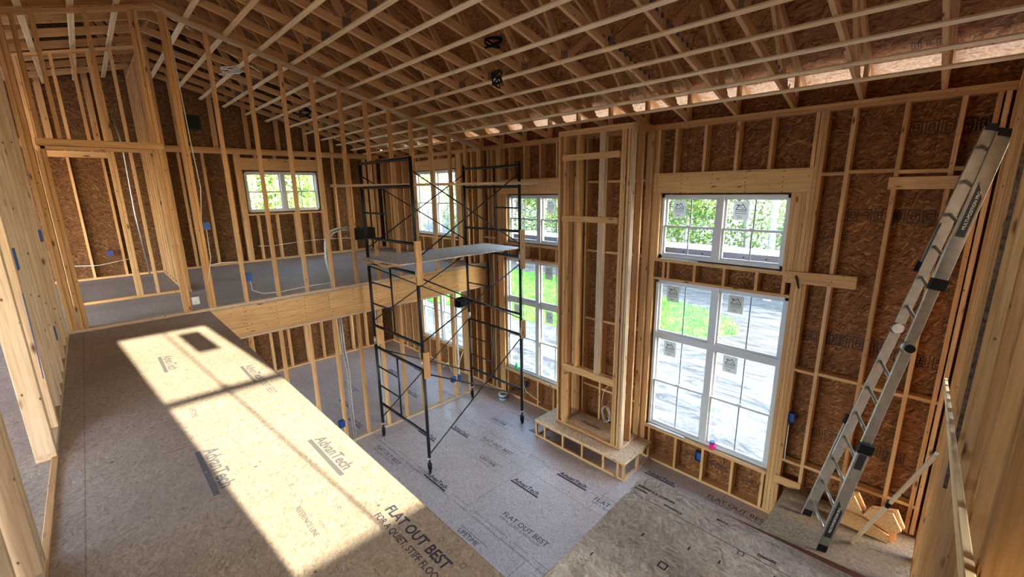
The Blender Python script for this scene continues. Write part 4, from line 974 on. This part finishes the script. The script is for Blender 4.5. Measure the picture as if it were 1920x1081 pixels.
GC = 'loose white cables'
pipe('cable', [(PX + .003, 1.05, 1.18), (PX + .03, 1.10, 1.6), (PX + .01, 1.08, 2.2), (PX + .01, 1.065, 2.9), (PX + .01, 1.062, 3.4)], .005, 'wire', 'white cable running up the partition stud above the blue box', 'cable')
pipe('cable', [(PX + .004, 1.09, 1.08), (PX + .02, 1.08, .7), (PX - .01, .99, .3)] , .005, 'wire', 'white cable below the mid height blue box', 'cable')
pipe('cable', [(PX - .06, 1.07, .60), (PX - .05, 1.2, .62), (PX - .04, 1.40, .61)], .006, 'wire', 'white cable looping between two partition studs right of the doorway', 'cable')
pipe('cable', [(PX + .004, 1.50, .33), (PX + .03, 1.50, .2), (PX + .03, 1.62, .13), (PX - .03, 1.85, .10), (PX - .05, 2.26, .115), (PX - .05, 2.7, .12)], .005, 'wire', 'white cable drooping along the partition bottom plate from the blue box', 'cable')
pipe('cable', [(GX - .02, 2.7, .35), (GX + .01, 3.0, .33), (GX - .02, 3.5, .36), (GX + .01, 3.9, .38), (GX - .02, 4.4, .37), (GX - .02, 5.3, .33)], .006, 'wire', 'white cable threaded through the gable wall studs', 'cable')
pipe('cable', [(GX + .01, -.4, .30), (GX + .01, .0, .26), (GX + .01, .5, .34)], .006, 'wire', 'white cable along the far wall seen through the doorway', 'cable')
pipe('cable', [(PX - .02, 4.66, -1.95), (PX - .05, 4.8, -1.9), (PX - .05, 4.9, -2.15), (PX + .02, 5.0, -2.05), (PX - .05, 5.2, -1.78)], .007, 'wire', 'white cable looping above the blue box behind the scaffold', 'cable')
pipe('cable', [(-5.78, WY - .004, -2.40), (-5.70, WY - .02, -2.50), (-5.5, WY - .01, -2.56), (-5.3, WY - .02, -2.60)], .006, 'wire', 'white cable under the left window sill', 'cable')
pipe('cable', [(-1.145, WY + .01, -1.40), (-1.145, WY + .015, -1.7), (-1.14, WY + .01, -1.88)], .006, 'wire', 'cable dropping from the box right of the tall window', 'cable')
# wads of cable hanging from the ceiling
def wad(name, c, r, n, mat, label, th, sq_=(1, 1, .6)):
    rr = random.Random(5 + n); pts = []
    ph = [rr.uniform(0, 6) for _ in range(4)]
    for k in range(n):
        a = k * .62; pts.append((c[0] + r * sq_[0] * math.cos(a + ph[0]) * (0.7 + .3 * math.sin(k * .37)), c[1] + r * sq_[1] * math.sin(a + ph[1]) * (.75 + .25 * math.cos(k * .53)), c[2] + r * sq_[2] * math.sin(k * .41 + ph[2])))
    o = MB().tube(pts, th, 6).build(name, M[mat], smooth=True); tag(o, label, 'cable'); return o
wad('cable_bundle', (-3.93, 3.60, 2.74), .12, 60, 'black', 'black cable bundle hanging from the ceiling strips in mid room', .008)
wad('cable_bundle', (-3.70, 3.35, 3.02), .08, 30, 'black', 'black cable knot tucked above the strips over the hanging bundle', .012)
wad('cable_bundle', (-8.1, 1.95, 3.36), .22, 46, 'wire', 'white cable bundle tucked between trusses beyond the partition', .006, (1, .6, .25))
wad('cable_bundle', (-9.0, 3.3, 2.98), .10, 30, 'black', 'dark cable bundle hanging beyond the partition', .010)
# blue-striped ties on two trusses
for i, (x, y0) in enumerate(((-2.66, 3.9), (-2.06, 3.6), (-1.46, 4.9))):
    mb = MB()
    for k in range(9): y = y0 + .10 * k; mb.box(x, x + .004, y, y + .035, ceil_z(y) + .012, ceil_z(y) + .05)
    o = mb.build('warning_tape', M['navy']); tag(o, 'dark blue lettered tape on a truss bottom chord, %s from the right' % ['third', 'second', 'first'][i], 'tape')
# ------------------------------------------------------------------ small items
bt = lathe([(.0, 0), (.034, 0), (.036, .01), (.036, .10), (.030, .13), (.013, .155), (.012, .175)], 18).build('spray_bottle', M['green'], None, Matrix.Translation((-6.03, WY + .045, -2.1455)), smooth=True); tag(bt, 'green plastic bottle on the left window sill', 'bottle')
lathe([(0, .175), (.015, .175), (.015, .20), (.0, .2)], 12).build('cap', M['white'], bt, Matrix.Translation((-6.03, WY + .045, -2.1455)))
cn = lathe([(0, 0), (.038, 0), (.038, .085), (0, .085)], 20).build('paint_can', M['pink'], None, Matrix.Translation((-2.035, WY + .03, -2.1455)), smooth=False); tag(cn, 'small pink can on the sill of the tall right window', 'can')
lathe([(0, .0855), (.039, .0855), (.039, .11), (0, .11)], 20).build('lid', M['navy'], cn, Matrix.Translation((-2.035, WY + .03, -2.1455)))
tr = bd('trim_stick', -3.02, -2.43, WY - .01, WY + .03, -2.1455, -2.13, M['vinyl']); tag(tr, 'white vinyl strip lying on the sill of the tall right window', 'trim strip')
tr = bd('trim_stick', -2.98, -2.45, WY - .0, WY + .045, .5145, .53, M['vinyl']); tag(tr, 'white vinyl strip lying on the upper right window sill', 'trim strip')
bk_ = lathe([(0, 0), (.085, 0), (.10, .12), (.104, .12), (.104, .13), (.096, .13), (.082, .006), (0, .006)], 22).build('plastic_tub', M['wire'], None, Matrix.Translation((-6.16, 5.62, FZ + .001)), smooth=True); tag(bk_, 'small white plastic tub on the floor under the left window', 'tub')
lathe([(.1035, .07), (.105, .07), (.105, .09), (.1035, .09)], 22).build('label_band', M['blue'], bk_, Matrix.Translation((-6.16, 5.62, FZ - .02)))
# sawdust chips on the deck
mb = MB(); rr = random.Random(11)
for k in range(420):
    if rr.random() < .75: x = rr.gauss(-1.9, .8); y = rr.gauss(.05, .22)
    else: x = rr.uniform(-6, -1); y = rr.uniform(-.34, .9)
    if not (-.34 < y < .93 and -6.8 < x < -.8): continue
    L = rr.uniform(.002, .008); w = rr.uniform(.0008, .003); a = rr.uniform(0, 3.14); c_, s_ = math.cos(a), math.sin(a)
    P = [Vector((x + (u * L) * c_ - (v * w) * s_, y + (u * L) * s_ + (v * w) * c_, .0012)) for u, v in ((-1, -1), (1, -1), (1, 1), (-1, 1))]
    mb.quad(*P)
o = mb.build('sawdust_chips', M['pale']); tag(o, 'scattered pale wood chips on the dusty deck', 'wood chips', kind='stuff')
sp = bd('wood_splinter', -2.36, -2.31, .153, .158, .0005, .004, M['pale']); tag(sp, 'single pale splinter lying on the deck beside the sunlit patch', 'splinter')

# ================================================================== OUTSIDE
GZ = -3.35
rnd = random.Random(21)
gm = MB(); nx, ny = 60, 60
for j in range(ny + 1):
    for i in range(nx + 1):
        x = -75 + 110 * i / nx; y = -45 + 110 * j / ny
        d = max(0, -x - 22, y - 26); gm.v.append((x, y, GZ + rnd.uniform(-.02, .02) + min(1.2, d * .06) - (.25 if -13 < x < 4 and -6 < y < 7.5 else 0)))
for j in range(ny):
    for i in range(nx): a = j * (nx + 1) + i; gm.f.append((a, a + 1, a + nx + 2, a + nx + 1))
g = gm.build('ground', M['ground'], smooth=True); tag(g, 'tracked bare dirt around the house', None, None, 'structure')
gp = MB(); ol = [(-34, 18.2), (-34, 10.0), (-25, 10.1), (-20, 10.3), (-16, 10.5), (-13.5, 10.9), (-11.6, 11.1), (-9.7, 11.6), (-8.3, 12.2), (-7.0, 12.5), (-6.2, 13.0), (-5.4, 13.5), (-5.1, 14.3), (-4.7, 14.9), (-4.9, 15.7), (-5.5, 16.6), (-6.3, 17.2), (-7.4, 17.6), (-9, 18.0), (-12, 18.1), (-16, 18.4), (-24, 18.2)]
def inside(x, y):
    c = False
    for k in range(len(ol)):
        (x0, y0), (x1, y1) = ol[k], ol[k - 1]
        if (y0 > y) != (y1 > y) and x < (x1 - x0) * (y - y0) / (y1 - y0) + x0: c = not c
    return c
gp.prism(ol, GZ - .05, GZ + .035); lw = gp.build('lawn', M['grass']); tag(lw, 'bright green grass strip in the yard', 'lawn', kind='stuff')
tf = MB()
for k in range(14000):
    x = rnd.uniform(-20, -4.5); y = rnd.uniform(10, 18.5)
    if not inside(x, y): continue
    h = rnd.uniform(.06, .16); b = rnd.uniform(0, 3.14); w = .02; dx, dy = w * math.cos(b), w * math.sin(b); t = rnd.uniform(-.06, .06)
    nn = len(tf.v); tf.v += [(x - dx, y - dy, GZ + .03), (x + dx, y + dy, GZ + .03), (x + t, y + t, GZ + .03 + h)]; tf.f.append((nn, nn + 1, nn + 2))
tf.build('grass_blades', M['grass'], lw)
# plank on wall brackets outside the upper windows
op = empty('wall_plank', (-4, 6.55, .5)); tag(op, 'white and blue-grey metal work plank outside the upper windows', 'work plank')
MB().box(-8.0, .6, 6.36, 6.95, .605, .62).build('plank_top', M['planktop'], op); MB().box(-8.0, .6, 6.34, 6.36, .43, .622).build('plank_side', M['plankside'], op); MB().box(-8.0, .6, 6.95, 6.97, .43, .622).build('plank_side', M['plankside'], op)
db = MB()
for i in range(30): db.tube([(-7.9 + i * .28, 6.335, .57), (-7.9 + i * .28, 6.345, .57)], .011, 8)
db.build('rivets', M['black'], op)
for x in (-7.2, -3.8, -.4):
    b = MB().box(x - .03, x + .03, 6.02, 7.0, .39, .429).box(x - .03, x + .03, 6.02, 6.06, .0, .39).tube([(x, 6.05, .05), (x, 6.9, .40)], .015, 6); b.build('bracket', M['steel'], op)

def tree_proto(seed, H, cr, leaf, nl, low):
    rr = random.Random(seed); tk = MB(); lf = MB()
    pts = [(0, 0, -.4)]; x = y = 0
    for k in range(1, 8): x += rr.uniform(-.12, .12); y += rr.uniform(-.12, .12); pts.append((x, y, H * k / 7))
    tk.tube(pts, .06 + H * .011, 7, r1=.03)
    cl_ = []
    for k in range(14):
        z = H * rr.uniform(low, 1.0); a = rr.uniform(0, 6.283); L = cr * rr.uniform(.4, 1.0) * (1.15 - z / H * .5); i = min(6, int(z / H * 7)); bx, by = pts[i][0], pts[i][1]
        e = (bx + L * math.cos(a), by + L * math.sin(a), z + L * .35); tk.tube([(bx, by, z), ((bx + e[0]) / 2, (by + e[1]) / 2, z + L * .12), e], .035, 5, r1=.01); cl_.append(e); cl_.append(((bx + e[0]) / 2, (by + e[1]) / 2, z + L * .3))
    for k in range(nl):
        c = rr.choice(cl_); s = rr.uniform(.05, .13); p = Vector(c) + Vector((rr.gauss(0, .5), rr.gauss(0, .5), rr.gauss(0, .42)))
        u = Vector((rr.gauss(0, 1), rr.gauss(0, 1), rr.gauss(0, 1))).normalized(); w = u.orthogonal().normalized() * s; u = u * s
        lf.quad(p - u * .9, p + w * .6, p + u * .9, p - w * .6)
    return tk, lf, leaf
protos = []
SPEC = [(1, 9, 2.0, 'leafA', 3600, .12), (2, 11, 2.2, 'leafB', 3200, .18), (3, 7, 1.9, 'leafA', 3600, .05), (4, 12, 1.2, 'leafB', 1300, .45)]
for sd in SPEC:
    tk, lf, leaf = tree_proto(*sd)
    me1 = bpy.data.meshes.new('trunk'); me1.from_pydata(tk.v, [], tk.f); me1.materials.append(M['trunk']); me2 = bpy.data.meshes.new('foliage'); me2.from_pydata(lf.v, [], lf.f); me2.materials.append(M[leaf]); protos.append((me1, me2))
KIND = ['broad green leafy tree', 'tall yellowing tree', 'low bushy green tree', 'slim pale-trunked tree']
def tree(x, y, k, lab, grp, s=1.0, rz=0):
    t = empty('tree', (x, y, GZ), rz); t.matrix_basis = Matrix.Translation((x, y, GZ + min(1.2, max(0, -x - 22, y - 26) * .06))) @ Matrix.Rotation(rz, 4, 'Z') @ Matrix.Scale(s, 4); WM[t.name] = t.matrix_basis.copy()
    tag(t, lab, 'tree', grp)
    for nm, me in (('trunk', protos[k][0]), ('foliage', protos[k][1])):
        o = bpy.data.objects.new(nm, me); COL.objects.link(o); o.parent = t
rr = random.Random(9)
cnt = 0
for row, (yy_, n) in enumerate(((21.5, 13), (25.0, 15), (29.5, 16))):
    for i in range(n):
        x = -36 + 50 * (i + .5 * (row % 2)) / n + rr.uniform(-.9, .9); k = rr.choice((0, 1, 2, 3, 0, 2))
        tree(x, yy_ + rr.uniform(-1.2, 1.2), k, '%s, %s from the left in the %s row of front woods' % (KIND[k], ORD[i], ORD[row]), 'woods beyond the yard', rr.uniform(.85, 1.25), rr.uniform(0, 6))
for row, (xx_, n) in enumerate(((-20.5, 7), (-24.5, 8), (-29, 8))):
    for i in range(n):
        y = -6 + 22 * (i + .5 * (row % 2)) / n + rr.uniform(-.7, .7); k = rr.choice((0, 1, 3, 2, 1))
        tree(xx_ + rr.uniform(-1, 1), y, k, '%s outside the gable window, row %s, place %s' % (KIND[k], ORD[row], ORD[i]), 'woods beyond the gable', rr.uniform(.9, 1.3), rr.uniform(0, 6))
